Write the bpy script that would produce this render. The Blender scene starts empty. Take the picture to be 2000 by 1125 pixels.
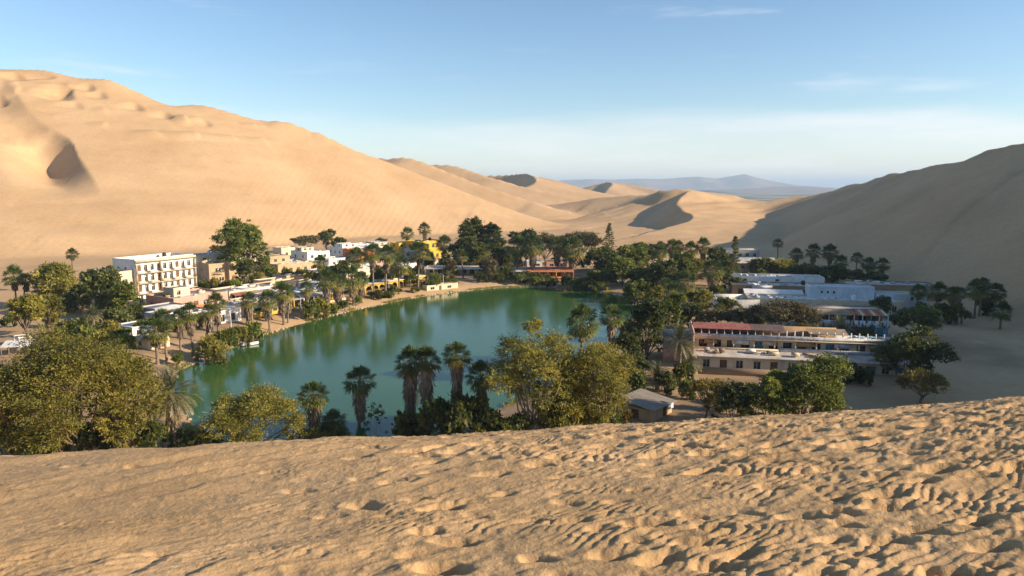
import bpy, bmesh, math, random
import numpy as np
from mathutils import Vector, Matrix

R = math.radians
SC = bpy.context.scene
COL = SC.collection
random.seed(11)
RNG = np.random.default_rng(11)

# ------------------------------------------------------------------ camera
CAM_Z = 36.0
F = 1400.0                       # focal length in photograph pixels (2000 wide)
PITCH = math.atan(197.5 / F)     # horizon at row 365
cam_data = bpy.data.cameras.new('camera')
cam_data.sensor_width = 36.0
cam_data.lens = 36.0 * F / 2000.0
cam_data.clip_start = 0.1
cam_data.clip_end = 120000.0
cam = bpy.data.objects.new('camera', cam_data)
cam.location = (0, 0, CAM_Z)
cam.rotation_euler = (math.pi / 2 - PITCH, 0, 0)
COL.objects.link(cam)
SC.camera = cam

# ------------------------------------------------------------------ sky and sun
SUN_EL = R(21.0)
SUN_AZ = R(-13.0)                 # measured from +X towards +Y
sun_dir = Vector((math.cos(SUN_EL) * math.cos(SUN_AZ), math.cos(SUN_EL) * math.sin(SUN_AZ), math.sin(SUN_EL)))
sd = bpy.data.lights.new('sun', 'SUN')
sd.energy = 4.9
sd.angle = R(0.55)
sd.color = (1.0, 0.82, 0.62)
sun = bpy.data.objects.new('sun', sd)
sun.rotation_euler = sun_dir.to_track_quat('Z', 'Y').to_euler()
sun.location = (200, 0, 200)
COL.objects.link(sun)

world = bpy.data.worlds.new('World')
SC.world = world
world.use_nodes = True
wt = world.node_tree
wt.nodes.clear()
def wn(t, **k):
    n = wt.nodes.new(t)
    for a, b in k.items():
        setattr(n, a, b)
    return n
sky = wn('ShaderNodeTexSky', sky_type='NISHITA', sun_disc=False)
sky.sun_elevation = SUN_EL
sky.sun_rotation = math.pi / 2 - SUN_AZ
sky.altitude = 400
sky.air_density = 1.0
sky.dust_density = 0.25
sky.ozone_density = 2.2
bg = wn('ShaderNodeBackground')
bg.inputs['Strength'].default_value = 0.094
wo = wn('ShaderNodeOutputWorld')
# thin high cloud, the same kind of streaks all the way round
tc = wn('ShaderNodeTexCoord')
sep = wn('ShaderNodeSeparateXYZ')
wt.links.new(tc.outputs['Generated'], sep.inputs[0])
def wmath(op, a, b=None, clamp=False):
    n = wn('ShaderNodeMath', operation=op, use_clamp=clamp)
    for i, v in enumerate((a, b)):
        if v is None:
            continue
        if isinstance(v, (int, float)):
            n.inputs[i].default_value = v
        else:
            wt.links.new(v, n.inputs[i])
    return n.outputs[0]
az = wmath('ARCTAN2', sep.outputs[0], sep.outputs[1])
el = wmath('ARCSINE', sep.outputs[2])
comb = wn('ShaderNodeCombineXYZ')
wt.links.new(wmath('MULTIPLY', az, 3.2), comb.inputs[0])
wt.links.new(wmath('MULTIPLY', el, 26.0), comb.inputs[1])
ns = wn('ShaderNodeTexNoise')
ns.inputs['Scale'].default_value = 1.0
ns.inputs['Detail'].default_value = 7.0
ns.inputs['Roughness'].default_value = 0.55
ns.inputs['Distortion'].default_value = 0.35
wt.links.new(comb.outputs[0], ns.inputs['Vector'])
rmp = wn('ShaderNodeMapRange', interpolation_type='SMOOTHSTEP')
rmp.inputs['From Min'].default_value = 0.565
rmp.inputs['From Max'].default_value = 0.76
wt.links.new(ns.outputs['Fac'], rmp.inputs['Value'])
# a low bank of cloud above the horizon with a ragged top, thinning upward
topn = wn('ShaderNodeTexNoise')
topn.inputs['Scale'].default_value = 2.2
topn.inputs['Detail'].default_value = 6.0
c2 = wn('ShaderNodeCombineXYZ')
wt.links.new(az, c2.inputs[0]); wt.links.new(wmath('MULTIPLY', el, 5.0), c2.inputs[1])
wt.links.new(c2.outputs[0], topn.inputs['Vector'])
top = wmath('ADD', wmath('MULTIPLY', topn.outputs['Fac'], 0.12), 0.040)
bank = wn('ShaderNodeMapRange', interpolation_type='SMOOTHSTEP')
wt.links.new(wmath('SUBTRACT', top, el), bank.inputs['Value'])
bank.inputs['From Min'].default_value = -0.004
bank.inputs['From Max'].default_value = 0.030
patch = wn('ShaderNodeMapRange', interpolation_type='SMOOTHSTEP')
patch.inputs['From Min'].default_value = 0.36
patch.inputs['From Max'].default_value = 0.66
patch.inputs['To Min'].default_value = 0.30
patch.inputs['To Max'].default_value = 0.66
wt.links.new(ns.outputs['Fac'], patch.inputs['Value'])
# the bank comes and goes around the horizon
lump = wmath('ADD', wmath('MULTIPLY', wmath('SINE', wmath('ADD', wmath('MULTIPLY', az, 3.0), 0.42)), 0.42), 0.58)
bank_f = wmath('MULTIPLY', wmath('MULTIPLY', bank.outputs[0], patch.outputs[0]), lump)
wisp_f = wmath('MULTIPLY', rmp.outputs[0], 0.34)
cf = wmath('MAXIMUM', bank_f, wisp_f, True)
mixc = wn('ShaderNodeMix', data_type='RGBA')
mixc.inputs[7].default_value = (6.9, 6.6, 6.6, 1)
wt.links.new(cf, mixc.inputs[0])
hs = wn('ShaderNodeHueSaturation')
hs.inputs['Saturation'].default_value = 1.08
wt.links.new(sky.outputs[0], hs.inputs['Color'])
wt.links.new(hs.outputs[0], mixc.inputs[6])
wt.links.new(mixc.outputs[2], bg.inputs[0])
wt.links.new(bg.outputs[0], wo.inputs[0])

SC.view_settings.view_transform = 'Standard'
SC.view_settings.look = 'None'
SC.view_settings.exposure = 0.90
SC.view_settings.gamma = 1.0
SC.render.engine = 'CYCLES'
SC.cycles.max_bounces = 5
SC.cycles.diffuse_bounces = 3
SC.cycles.glossy_bounces = 3
SC.cycles.transmission_bounces = 3
SC.cycles.transparent_max_bounces = 6
SC.cycles.volume_bounces = 0
SC.cycles.use_denoising = True

# ------------------------------------------------------------------ pixels to places
CP, SP = math.cos(PITCH), math.sin(PITCH)
def ray(px, py):
    u = (px - 1000.0) / F
    v = (562.5 - py) / F
    return (u, CP + v * SP, -SP + v * CP)
def on_z(px, py, z=0.0):
    """the point of the level z that the pixel looks at"""
    dx, dy, dz = ray(px, py)
    t = (z - CAM_Z) / dz
    return (dx * t, dy * t)
def at_y(px, py, Y):
    dx, dy, dz = ray(px, py)
    return (dx / dy * Y, Y, CAM_Z + dz / dy * Y)

# ------------------------------------------------------------------ numpy noise
def _hash(ix, iy, seed):
    h = (ix.astype(np.int64) * 374761393 + iy.astype(np.int64) * 668265263 + seed * 1442695041) & 0xffffffff
    h = ((h ^ (h >> 13)) * 1274126177) & 0xffffffff
    return ((h ^ (h >> 16)) & 0xffff) / 65535.0
def vnoise(x, y, seed=0):
    ix = np.floor(x); iy = np.floor(y)
    fx = x - ix; fy = y - iy
    fx = fx * fx * fx * (fx * (fx * 6 - 15) + 10); fy = fy * fy * fy * (fy * (fy * 6 - 15) + 10)
    a = _hash(ix, iy, seed); b = _hash(ix + 1, iy, seed)
    c = _hash(ix, iy + 1, seed); d = _hash(ix + 1, iy + 1, seed)
    return (a + (b - a) * fx) * (1 - fy) + (c + (d - c) * fx) * fy - 0.5
def fbm(x, y, seed=0, octv=4, gain=0.5):
    s = np.zeros_like(x); a = 1.0
    for k in range(octv):
        s += a * vnoise(x * 2 ** k + 17.3 * k, y * 2 ** k - 9.1 * k, seed + k)
        a *= gain
    return s
def sstep(a, b, x):
    t = np.clip((x - a) / (b - a), 0, 1)
    return t * t * (3 - 2 * t)
def smax(a, b, k):
    h = np.clip(0.5 + 0.5 * (a - b) / k, 0, 1)
    return b + (a - b) * h + k * h * (1 - h)

# ------------------------------------------------------------------ shape of the land
def resample(pts, n=6):
    """Catmull-Rom through rows of numbers"""
    p = np.array(pts, float)
    q = np.vstack([2 * p[0] - p[1], p, 2 * p[-1] - p[-2]])
    out = []
    for i in range(1, len(q) - 2):
        for t in np.linspace(0, 1, n, endpoint=False):
            a, b, c, d = q[i - 1], q[i], q[i + 1], q[i + 2]
            out.append(0.5 * (2 * b + (c - a) * t + (2 * a - 5 * b + 4 * c - d) * t * t + (3 * b - a - 3 * c + d) * t ** 3))
    out.append(q[-2])
    return np.array(out)

def nearest(x, y, line):
    """distance, side (+ = left of travel) and interpolated columns of the nearest point of a polyline"""
    best = np.full(x.shape, 1e18); side = np.zeros_like(x)
    vals = [np.zeros_like(x) for _ in range(line.shape[1] - 2)]
    for i in range(len(line) - 1):
        ax, ay = line[i, :2]; bx, by = line[i + 1, :2]
        dx, dy = bx - ax, by - ay
        L2 = dx * dx + dy * dy + 1e-9
        t = np.clip(((x - ax) * dx + (y - ay) * dy) / L2, 0, 1)
        ex = x - (ax + t * dx); ey = y - (ay + t * dy)
        d2 = ex * ex + ey * ey
        m = d2 < best
        best = np.where(m, d2, best)
        side = np.where(m, np.sign(dx * ey - dy * ex), side)
        for k in range(len(vals)):
            v = line[i, 2 + k] + t * (line[i + 1, 2 + k] - line[i, 2 + k])
            vals[k] = np.where(m, v, vals[k])
    return np.sqrt(best), side, vals

def smooth_rows(a, w):
    """moving average along the rows, ends kept"""
    out = a.copy()
    for i in range(len(a)):
        k = min(w, i, len(a) - 1 - i)
        out[i] = a[i - k:i + k + 1].mean(0)
    return out

def crest(pix, extra_before=(), extra_after=(), sm=0):
    """rows (px, py, Y, width left, width right) -> x, y, z, wl, wr, fine height of the crest itself"""
    rows = [list(e) for e in extra_before]
    for px, py, Y, wl, wr in pix:
        x, y, z = at_y(px, py, Y)
        rows.append([x, y, z, wl, wr])
    rows += [list(e) for e in extra_after]
    a = resample(rows)
    if sm:
        b = smooth_rows(smooth_rows(a, sm), sm)
        a = np.column_stack([b, a[:, 2] - b[:, 2]])
    else:
        a = np.column_stack([a, np.zeros(len(a))])
    return a

# crests run from left to right as seen from the camera: left of travel = far side
DUNES = [
    # the great lit dune on the left
    (crest([(-420, 20, 560, 260, 330), (-200, 70, 580, 260, 330), (0, 131, 600, 240, 330), (50, 139, 603, 230, 325), (107, 136, 600, 220, 320), (154, 152, 603, 220, 315), (186, 156, 602, 210, 310),
            (280, 182, 606, 210, 300), (364, 205, 610, 200, 285), (380, 203, 608, 200, 280), (425, 216, 612, 190, 275), (505, 233, 616, 190, 260), (539, 238, 618, 180, 250),
            (620, 264, 622, 170, 225), (700, 294, 628, 160, 200), (760, 318, 628, 140, 175), (830, 347, 625, 120, 140), (900, 373, 620, 90, 105),
            (980, 400, 612, 60, 70), (1050, 425, 605, 40, 40), (1110, 441, 598, 25, 22)], sm=15), 1.15, 1.12),
    # ridges behind it
    (crest([(640, 300, 860, 150, 200), (745, 309, 860, 150, 210), (798, 308, 840, 150, 210), (850, 326, 820, 140, 190), (930, 357, 790, 110, 140), (1040, 393, 760, 60, 70)]), 1.2, 1.1),
    (crest([(760, 318, 1150, 200, 260), (838, 321, 1130, 200, 260), (880, 323, 1110, 200, 250), (924, 335, 1080, 180, 240), (970, 350, 1040, 150, 200), (1080, 378, 990, 100, 150), (1160, 396, 960, 60, 80)]), 1.2, 1.1),
    (crest([(900, 345, 1500, 200, 200), (955, 342, 1450, 200, 120), (1000, 340, 1400, 200, 60), (1027, 339, 1340, 240, 42), (1043, 347, 1280, 260, 36), (1044, 356, 1230, 240, 26), (1025, 364, 1190, 200, 14)]), 1.3, 1.0),
    (crest([(1000, 342, 1500, 200, 200), (1040, 344, 1480, 200, 240), (1085, 352, 1420, 200, 240), (1148, 371, 1350, 150, 180), (1200, 383, 1300, 100, 120)]), 1.2, 1.2),
    (crest([(1140, 368, 2000, 200, 160), (1170, 360, 1950, 220, 90), (1188, 355, 1900, 260, 60), (1195, 360, 1830, 260, 40), (1186, 366, 1780, 200, 20)]), 1.2, 1.0),
    (crest([(1180, 356, 1950, 240, 260), (1225, 359, 1900, 240, 260), (1288, 371, 1800, 180, 200), (1340, 380, 1750, 120, 140)]), 1.2, 1.2),
    # dunes at the end of the valley
    (crest([(1020, 406, 860, 120, 130), (1100, 397, 850, 120, 135), (1170, 386, 840, 130, 135), (1225, 381, 820, 130, 125), (1265, 379, 800, 140, 120), (1310, 371, 780, 150, 170),
            (1351, 371, 760, 160, 170), (1430, 385, 740, 150, 160), (1500, 393, 720, 150, 150), (1580, 384, 720, 150, 160)]), 1.2, 1.25),
    (crest([(1330, 369, 712, 40, 70), (1312, 369, 714, 46, 70), (1291, 373, 720, 44, 70), (1250, 388, 732, 30, 65), (1207, 402, 745, 18, 60), (1160, 414, 760, 9, 45), (1120, 421, 772, 5, 30)]), 1.0, 1.25),
    (crest([(1352, 373, 720, 120, 46), (1331, 384, 672, 130, 38), (1322, 396, 632, 140, 31), (1331, 410, 598, 140, 23), (1352, 423, 566, 130, 16), (1342, 434, 534, 110, 10), (1300, 444, 506, 80, 5)]), 1.35, 1.0),
    # the great shaded dune on the right
    (crest([(1470, 398, 840, 100, 110), (1530, 389, 770, 130, 100), (1600, 377, 690, 150, 88), (1650, 366, 640, 160, 86), (1700, 352, 590, 170, 88), (1760, 335, 535, 180, 94), (1830, 320, 478, 190, 100), (1866, 318, 450, 190, 102),
            (1900, 306, 420, 190, 108), (1960, 284, 372, 190, 114), (2000, 271, 344, 190, 118)], sm=4,
           extra_after=[(250, 250, 66, 190, 110), (238, 160, 70, 190, 110), (198, 60, 62, 190, 120), (150, -50, 50, 180, 120), (80, -160, 40, 160, 120)]), 1.25, 1.12),  # unseen stretch of crest, its height raised so its shadow covers the terraces
]

LAKE_PIX = [(345, 726), (400, 702), (470, 673), (500, 660), (560, 640), (620, 624), (690, 606), (740, 596), (800, 584), (870, 573), (935, 566), (985, 562), (1060, 561),
            (1130, 565), (1190, 573), (1232, 586), (1240, 602), (1226, 625), (1212, 655), (1190, 690), (1120, 735), (1040, 770), (960, 805), (880, 845)]
LAKE = [on_z(a, b) for a, b in LAKE_PIX] + [(-12, 96), (-19, 89), (-28, 86), (-37, 90), (-44, 98), (-52, 110), (-61, 124)]
LAKE = resample([(a, b) for a, b in LAKE] + [LAKE[0]], 4)

def lake_distance(x, y):
    """signed distance to the shore, + on land"""
    best = np.full(x.shape, 1e18); inside = np.zeros(x.shape, bool)
    for i in range(len(LAKE) - 1):
        ax, ay = LAKE[i]; bx, by = LAKE[i + 1]
        dx, dy = bx - ax, by - ay
        t = np.clip(((x - ax) * dx + (y - ay) * dy) / (dx * dx + dy * dy + 1e-9), 0, 1)
        best = np.minimum(best, (x - ax - t * dx) ** 2 + (y - ay - t * dy) ** 2)
        c = ((ay > y) != (by > y)) & (x < dx * (y - ay) / (dy + 1e-12) + ax)
        inside ^= c
    d = np.sqrt(best)
    return np.where(inside, -d, d)

# a hollow with a steep shaded wall high on the left dune
SCARPS = [
    (resample([at_y(*p) + (d,) for p, d in (((8, 165, 575), 0), ((20, 178, 560), 3), ((36, 192, 545), 6), ((60, 222, 520), 3), ((88, 240, 505), 6), ((112, 246, 500), 11), ((138, 256, 490), 17), ((150, 285, 472), 16), ((168, 306, 455), 10), ((184, 332, 440), 5), ((200, 358, 424), 0))]), 16.0, 44.0),
    (resample([at_y(*p) + (d,) for p, d in (((118, 158, 585), 0), ((140, 160, 580), 6), ((143, 172, 570), 6), ((150, 182, 560), 0))]), 9.0, 30.0),
    (resample([at_y(*p) + (d,) for p, d in (((50, 141, 600), 0), ((104, 138, 596), 4), ((112, 141, 590), 0))]), 9.0, 40.0),
]

TRAIL = resample([(150, 262), (176, 285), (205, 300), (232, 312), (262, 318)], 5)
# short slip faces strung along the upper flank
for (a_, b_, dx_, dy_, Y_, dp_) in ((196, 166, 16, 16, 588, 2.2), (262, 186, 22, 16, 584, 2.6), (318, 200, 24, 22, 582, 2.8), (398, 222, 18, 14, 586, 1.8), (30, 150, 26, 6, 588, 3.0), (176, 158, 12, 5, 596, 2.4), (0, 200, 22, 22, 545, 3.6), (150, 196, 16, 16, 560, 1.6)):
    SCARPS.append((resample([at_y(a_, b_, Y_) + (0.0,), at_y(a_ + dx_ * .45, b_ + dy_ * .3, Y_ - 3) + (dp_,), at_y(a_ + dx_ * .9, b_ + dy_ * .7, Y_ - 8) + (dp_ * .8,), at_y(a_ + dx_, b_ + dy_, Y_ - 13) + (0.0,)]), 4.5, 22.0))
def brink_y(x):
    return 7.6 + 0.0 * x
def near_dune(x, y):
    """the dune under the camera: a gentle top that rolls over into a steep face towards the lake"""
    A = 34.34 + 9.0 * np.tanh(0.050 * x / 9.0) + 0.0024 * np.clip(x, 0, 12) ** 2
    yb = brink_y(x)
    top = -0.160 * np.minimum(y, yb)
    u = np.maximum(y - yb, 0)
    # slope grows from 0.15 to 0.60 within four metres
    w = 4.5
    s0, s1 = 0.160, 0.60
    uu = np.minimum(u, w)
    fall = s0 * uu + (s1 - s0) * uu * uu / (2 * w) + s1 * np.maximum(u - w, 0)
    back = 0.25 * np.maximum(-y - 30, 0)
    return A + top - fall - back

def ground(x, y, lake=True):
    x = np.asarray(x, float); y = np.asarray(y, float)
    base = 2.0 + 3.0 * sstep(480, 800, y) + 3.0 * sstep(180, 330, -x - 0.25 * (y - 250)) - 30.0 * sstep(1200, 2600, np.hypot(x, y))
    z = base + 0.5 * fbm(x / 60, y / 60, 3, 3)
    k = 2.0 + 2.5 * sstep(300, 900, y)
    for line, gl, gr in DUNES:
        mw = line[:, 3:5].max() * 1.15
        q = (x > line[:, 0].min() - mw) & (x < line[:, 0].max() + mw) & (y > line[:, 1].min() - mw) & (y < line[:, 1].max() + mw)
        if not q.any():
            continue
        d, side, (zc, wl, wr, fine) = nearest(x[q], y[q], line)
        wd = np.where(side > 0, wl, wr)
        t = np.clip(d / wd, 0, 1)
        g = np.where(side > 0, gl, gr)
        bq = base[q]
        zz = bq + (zc - bq) * (1 - t) ** g + fine * np.exp(-d / 14.0) - 2.5 * sstep(0.85, 1.05, t) - 6 * np.clip(d / wd - 1, 0, 4)
        z[q] = smax(zz, z[q], k[q])
    for line, w, rr in SCARPS:
        q = (x > line[:, 0].min() - rr) & (x < line[:, 0].max() + rr) & (y > line[:, 1].min() - rr) & (y < line[:, 1].max() + rr)
        if not q.any():
            continue
        d, side, (zc, dep) = nearest(x[q], y[q], line)
        dep = np.maximum(dep, 0)
        z[q] -= dep * np.where(side < 0, (1 - (1 - np.clip(d / w, 0, 1)) ** 1.6) * (1 - sstep(w, rr, d)), 0.0)
    # soft bedforms on the big faces
    far = sstep(230, 420, np.hypot(x, y))
    z = z + far * (1.1 * fbm((x + 0.5 * y) / 75, (y - 0.5 * x) / 26, 5, 3) + 0.25 * fbm(x / 9, y / 9, 8, 2))
    # streaks running up the shaded face, and the trodden line across it
    m = (x > 90) & (y > 100) & (y < 760)
    if m.any():
        xs, ys = x[m], y[m]
        hgt = sstep(4, 20, z[m])
        z[m] += hgt * (3.2 * fbm((xs + .9 * ys) / 120, (ys - .9 * xs) / 34, 25, 3))
        d, sd_, _ = nearest(xs, ys, TRAIL)
        z[m] -= .35 * np.exp(-(d / 2.0) ** 2) - .2 * np.exp(-((d - 4) / 2.0) ** 2)
    # hummocks and little slip faces strung along the upper part of the left dune
    m = (x < -60) & (y > 470) & (y < 640)
    if m.any():
        xs, ys = x[m], y[m]
        band = sstep(45, 90, z[m]) 
        u = (xs * .83 + ys * .55) / 26 + .5 * fbm(xs / 40, ys / 40, 15, 2); v = (ys * .83 - xs * .55) / 15
        hm = np.maximum(vnoise(u, v, 17) - .17, 0) / .33
        saw = (u - np.floor(u))
        z[m] += band * 3.2 * hm * (0.4 + .6 * saw)
    z = smax(near_dune(x, y), z, 1.2)
    if lake:
        m = (np.abs(x) < 170) & (y > 60) & (y < 330)
        if m.any():
            dl = np.full(x.shape, 99.0)
            dl[m] = lake_distance(x[m], y[m])
            shore = np.where(dl > 0, 0.10 + 0.16 * dl, 0.25 * dl)
            shore = shore + 0.12 * fbm(x / 3, y / 3, 12, 2) * sstep(0, 2, dl)
            k = sstep(26, 8, dl)
            z = np.where(dl < 0, np.maximum(shore, -2.5), z * (1 - k) + np.minimum(z, shore) * k)
    return z
def gz(x, y):
    return float(ground(np.array([x]), np.array([y]))[0])

# ------------------------------------------------------------------ materials
MATS = {}
def mat(name, color, rough=0.9, vary=0.12, scale=1.0, bump=0.0, bump_scale=8.0, metallic=0.0, stain=0.0, spec=0.3, emit=None, coords='Object', detail=6.0):
    """plain procedural material: one colour broken up by two noises, optional stains and relief"""
    if name in MATS:
        return MATS[name]
    m = bpy.data.materials.new(name)
    m.use_nodes = True
    nt = m.node_tree
    b = nt.nodes['Principled BSDF']
    b.inputs['Roughness'].default_value = rough
    b.inputs['Metallic'].default_value = metallic
    b.inputs['Specular IOR Level'].default_value = spec
    t = nt.nodes.new('ShaderNodeTexCoord')
    n1 = nt.nodes.new('ShaderNodeTexNoise')
    n1.inputs['Scale'].default_value = 0.6 * scale
    n1.inputs['Detail'].default_value = detail
    nt.links.new(t.outputs[coords], n1.inputs['Vector'])
    mr = nt.nodes.new('ShaderNodeMapRange')
    mr.inputs['From Min'].default_value = 0.3
    mr.inputs['From Max'].default_value = 0.7
    mr.inputs['To Min'].default_value = 1.0 - vary
    mr.inputs['To Max'].default_value = 1.0 + vary
    nt.links.new(n1.outputs['Fac'], mr.inputs['Value'])
    mul = nt.nodes.new('ShaderNodeVectorMath'); mul.operation = 'SCALE'
    mul.inputs[0].default_value = color[:3]
    nt.links.new(mr.outputs[0], mul.inputs['Scale'])
    out = mul.outputs[0]
    if stain > 0:
        n2 = nt.nodes.new('ShaderNodeTexNoise')
        mp = nt.nodes.new('ShaderNodeMapping')
        mp.inputs['Scale'].default_value = (1.6, 1.6, 0.35)
        nt.links.new(t.outputs[coords], mp.inputs['Vector'])
        nt.links.new(mp.outputs[0], n2.inputs['Vector'])
        n2.inputs['Scale'].default_value = 0.9 * scale
        n2.inputs['Detail'].default_value = 8
        n2.inputs['Roughness'].default_value = 0.65
        r2 = nt.nodes.new('ShaderNodeMapRange')
        r2.inputs['From Min'].default_value = 0.5
        r2.inputs['From Max'].default_value = 0.72
        r2.inputs['To Max'].default_value = stain
        nt.links.new(n2.outputs['Fac'], r2.inputs['Value'])
        mx = nt.nodes.new('ShaderNodeMix'); mx.data_type = 'RGBA'
        nt.links.new(r2.outputs[0], mx.inputs[0])
        nt.links.new(out, mx.inputs[6])
        mx.inputs[7].default_value = (0.16, 0.12, 0.08, 1)
        out = mx.outputs[2]
    nt.links.new(out, b.inputs['Base Color'])
    if bump > 0:
        n3 = nt.nodes.new('ShaderNodeTexNoise')
        n3.inputs['Scale'].default_value = bump_scale
        n3.inputs['Detail'].default_value = 5
        nt.links.new(t.outputs[coords], n3.inputs['Vector'])
        bp = nt.nodes.new('ShaderNodeBump')
        bp.inputs['Strength'].default_value = 0.6
        bp.inputs['Distance'].default_value = bump
        nt.links.new(n3.outputs['Fac'], bp.inputs['Height'])
        nt.links.new(bp.outputs[0], b.inputs['Normal'])
    if emit:
        b.inputs['Emission Color'].default_value = (*emit[0], 1)
        b.inputs['Emission Strength'].default_value = emit[1]
    MATS[name] = m
    return m

def sand_material(name, near=False):
    m = bpy.data.materials.new(name)
    m.use_nodes = True
    nt = m.node_tree
    b = nt.nodes['Principled BSDF']
    b.inputs['Roughness'].default_value = 0.95
    b.inputs['Specular IOR Level'].default_value = 0.12
    t = nt.nodes.new('ShaderNodeTexCoord')
    n1 = nt.nodes.new('ShaderNodeTexNoise')
    n1.inputs['Scale'].default_value = 0.018 if not near else 0.8
    n1.inputs['Detail'].default_value = 8
    n1.inputs['Roughness'].default_value = 0.6
    nt.links.new(t.outputs['Object'], n1.inputs['Vector'])
    cr = nt.nodes.new('ShaderNodeValToRGB')
    cr.color_ramp.elements[0].position = 0.3
    cr.color_ramp.elements[1].position = 0.72
    cr.color_ramp.elements[0].color = (0.45, 0.290, 0.148, 1) if not near else (0.41, 0.262, 0.124, 1)
    cr.color_ramp.elements[1].color = (0.56, 0.380, 0.210, 1) if not near else (0.52, 0.345, 0.178, 1)
    nt.links.new(n1.outputs['Fac'], cr.inputs[0])
    out = cr.outputs[0]
    # grains
    n2 = nt.nodes.new('ShaderNodeTexNoise')
    n2.inputs['Scale'].default_value = 90.0 if near else 0.6
    n2.inputs['Detail'].default_value = 6
    n2.inputs['Roughness'].default_value = 0.7
    nt.links.new(t.outputs['Object'], n2.inputs['Vector'])
    r2 = nt.nodes.new('ShaderNodeMapRange')
    r2.inputs['From Min'].default_value = 0.3; r2.inputs['From Max'].default_value = 0.7
    r2.inputs['To Min'].default_value = 0.90 if not near else 0.82; r2.inputs['To Max'].default_value = 1.08 if not near else 1.15
    nt.links.new(n2.outputs['Fac'], r2.inputs['Value'])
    sc = nt.nodes.new('ShaderNodeVectorMath'); sc.operation = 'SCALE'
    nt.links.new(out, sc.inputs[0]); nt.links.new(r2.outputs[0], sc.inputs['Scale'])
    out = sc.outputs[0]
    if not near:
        # trodden, darker village earth painted by a vertex attribute (soil, litter and dung lie there)
        at = nt.nodes.new('ShaderNodeAttribute'); at.attribute_name = 'soil'
        n4 = nt.nodes.new('ShaderNodeTexNoise'); n4.inputs['Scale'].default_value = 0.12; n4.inputs['Detail'].default_value = 8
        nt.links.new(t.outputs['Object'], n4.inputs['Vector'])
        r4 = nt.nodes.new('ShaderNodeMapRange'); r4.inputs['From Min'].default_value = 0.3; r4.inputs['From Max'].default_value = 0.65
        nt.links.new(n4.outputs['Fac'], r4.inputs['Value'])
        mm = nt.nodes.new('ShaderNodeMath'); mm.operation = 'MULTIPLY'
        nt.links.new(at.outputs['Fac'], mm.inputs[0]); nt.links.new(r4.outputs[0], mm.inputs[1])
        mx = nt.nodes.new('ShaderNodeMix'); mx.data_type = 'RGBA'
        nt.links.new(mm.outputs[0], mx.inputs[0]); nt.links.new(out, mx.inputs[6])
        mx.inputs[7].default_value = (0.26, 0.18, 0.105, 1)
        out = mx.outputs[2]
    nt.links.new(out, b.inputs['Base Color'])
    bp = nt.nodes.new('ShaderNodeBump')
    bp.inputs['Strength'].default_value = 0.5
    n3 = nt.nodes.new('ShaderNodeTexNoise')
    mp = nt.nodes.new('ShaderNodeMapping')
    nt.links.new(t.outputs['Object'], mp.inputs['Vector'])
    nt.links.new(mp.outputs[0], n3.inputs['Vector'])
    n3.inputs['Detail'].default_value = 6
    if near:
        mp.inputs['Scale'].default_value = (1, 1, 1)
        n3.inputs['Scale'].default_value = 26.0
        n3.inputs['Roughness'].default_value = 0.62
        bp.inputs['Distance'].default_value = 0.035
    else:
        mp.inputs['Rotation'].default_value = (0, 0, R(35))
        mp.inputs['Scale'].default_value = (0.35, 1.2, 1.0)
        n3.inputs['Scale'].default_value = 0.35
        bp.inputs['Distance'].default_value = 0.35
    nt.links.new(n3.outputs['Fac'], bp.inputs['Height'])
    nt.links.new(bp.outputs[0], b.inputs['Normal'])
    return m

M_SAND = sand_material('dune_sand')
M_SANDN = sand_material('foreground_sand', True)

# ------------------------------------------------------------------ land
def grid_object(name, X, Y, Z, material, attrs=None, smooth=True):
    nr, nc = X.shape
    v = np.stack([X.ravel(), Y.ravel(), Z.ravel()], 1)
    i = np.arange(nr * nc).reshape(nr, nc)
    f = np.stack([i[:-1, :-1].ravel(), i[:-1, 1:].ravel(), i[1:, 1:].ravel(), i[1:, :-1].ravel()], 1)
    me = bpy.data.meshes.new(name)
    me.vertices.add(len(v)); me.vertices.foreach_set('co', v.astype(np.float32).ravel())
    me.loops.add(f.size); me.loops.foreach_set('vertex_index', f.ravel().astype(np.int32))
    me.polygons.add(len(f)); me.polygons.foreach_set('loop_start', np.arange(0, f.size, 4, dtype=np.int32))
    me.update(calc_edges=True)
    if smooth:
        me.polygons.foreach_set('use_smooth', np.ones(len(f), bool))
    for an, av in (attrs or {}).items():
        a = me.attributes.new(an, 'FLOAT', 'POINT')
        a.data.foreach_set('value', av.astype(np.float32).ravel())
    me.materials.append(material)
    o = bpy.data.objects.new(name, me)
    COL.objects.link(o)
    o['kind'] = 'structure'
    return o

# columns are clockwise from +X... built so that faces look up
th_a = np.linspace(R(-45), R(45), 700)           # azimuth from +Y, positive to the right
th_b = np.linspace(R(46), R(314), 110)[1:]
TH = np.concatenate([th_a, th_b])
RR = np.concatenate([np.linspace(1.0, 20.0, 8, endpoint=False), 20.0 * (330.0 / 20.0) ** np.linspace(0, 1, 130, endpoint=False), np.linspace(330, 720, 170, endpoint=False), 720.0 * (3200.0 / 720.0) ** np.linspace(0, 1, 140)])
TT, RG = np.meshgrid(TH, RR)
GX = RG * np.sin(TT); GY = RG * np.cos(TT)
GZ = ground(GX, GY)
GZ = GZ - 0.30 * (RG < 19.5)
dl = np.full(GX.shape, 99.0)
mk = (np.abs(GX) < 220) & (GY > 60) & (GY < 420)
dl[mk] = lake_distance(GX[mk], GY[mk])
soil = sstep(75, 30, dl) * sstep(4, 12, dl) * sstep(7.0, 4.0, GZ) * (GY < 420)
mt = (GX > 90) & (GY > 100) & (GY < 420)
dtr = np.full(GX.shape, 99.0); dtr[mt] = nearest(GX[mt], GY[mt], TRAIL)[0]
soil = np.maximum(soil, .35 * np.exp(-(dtr / 2.0) ** 2))
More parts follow.
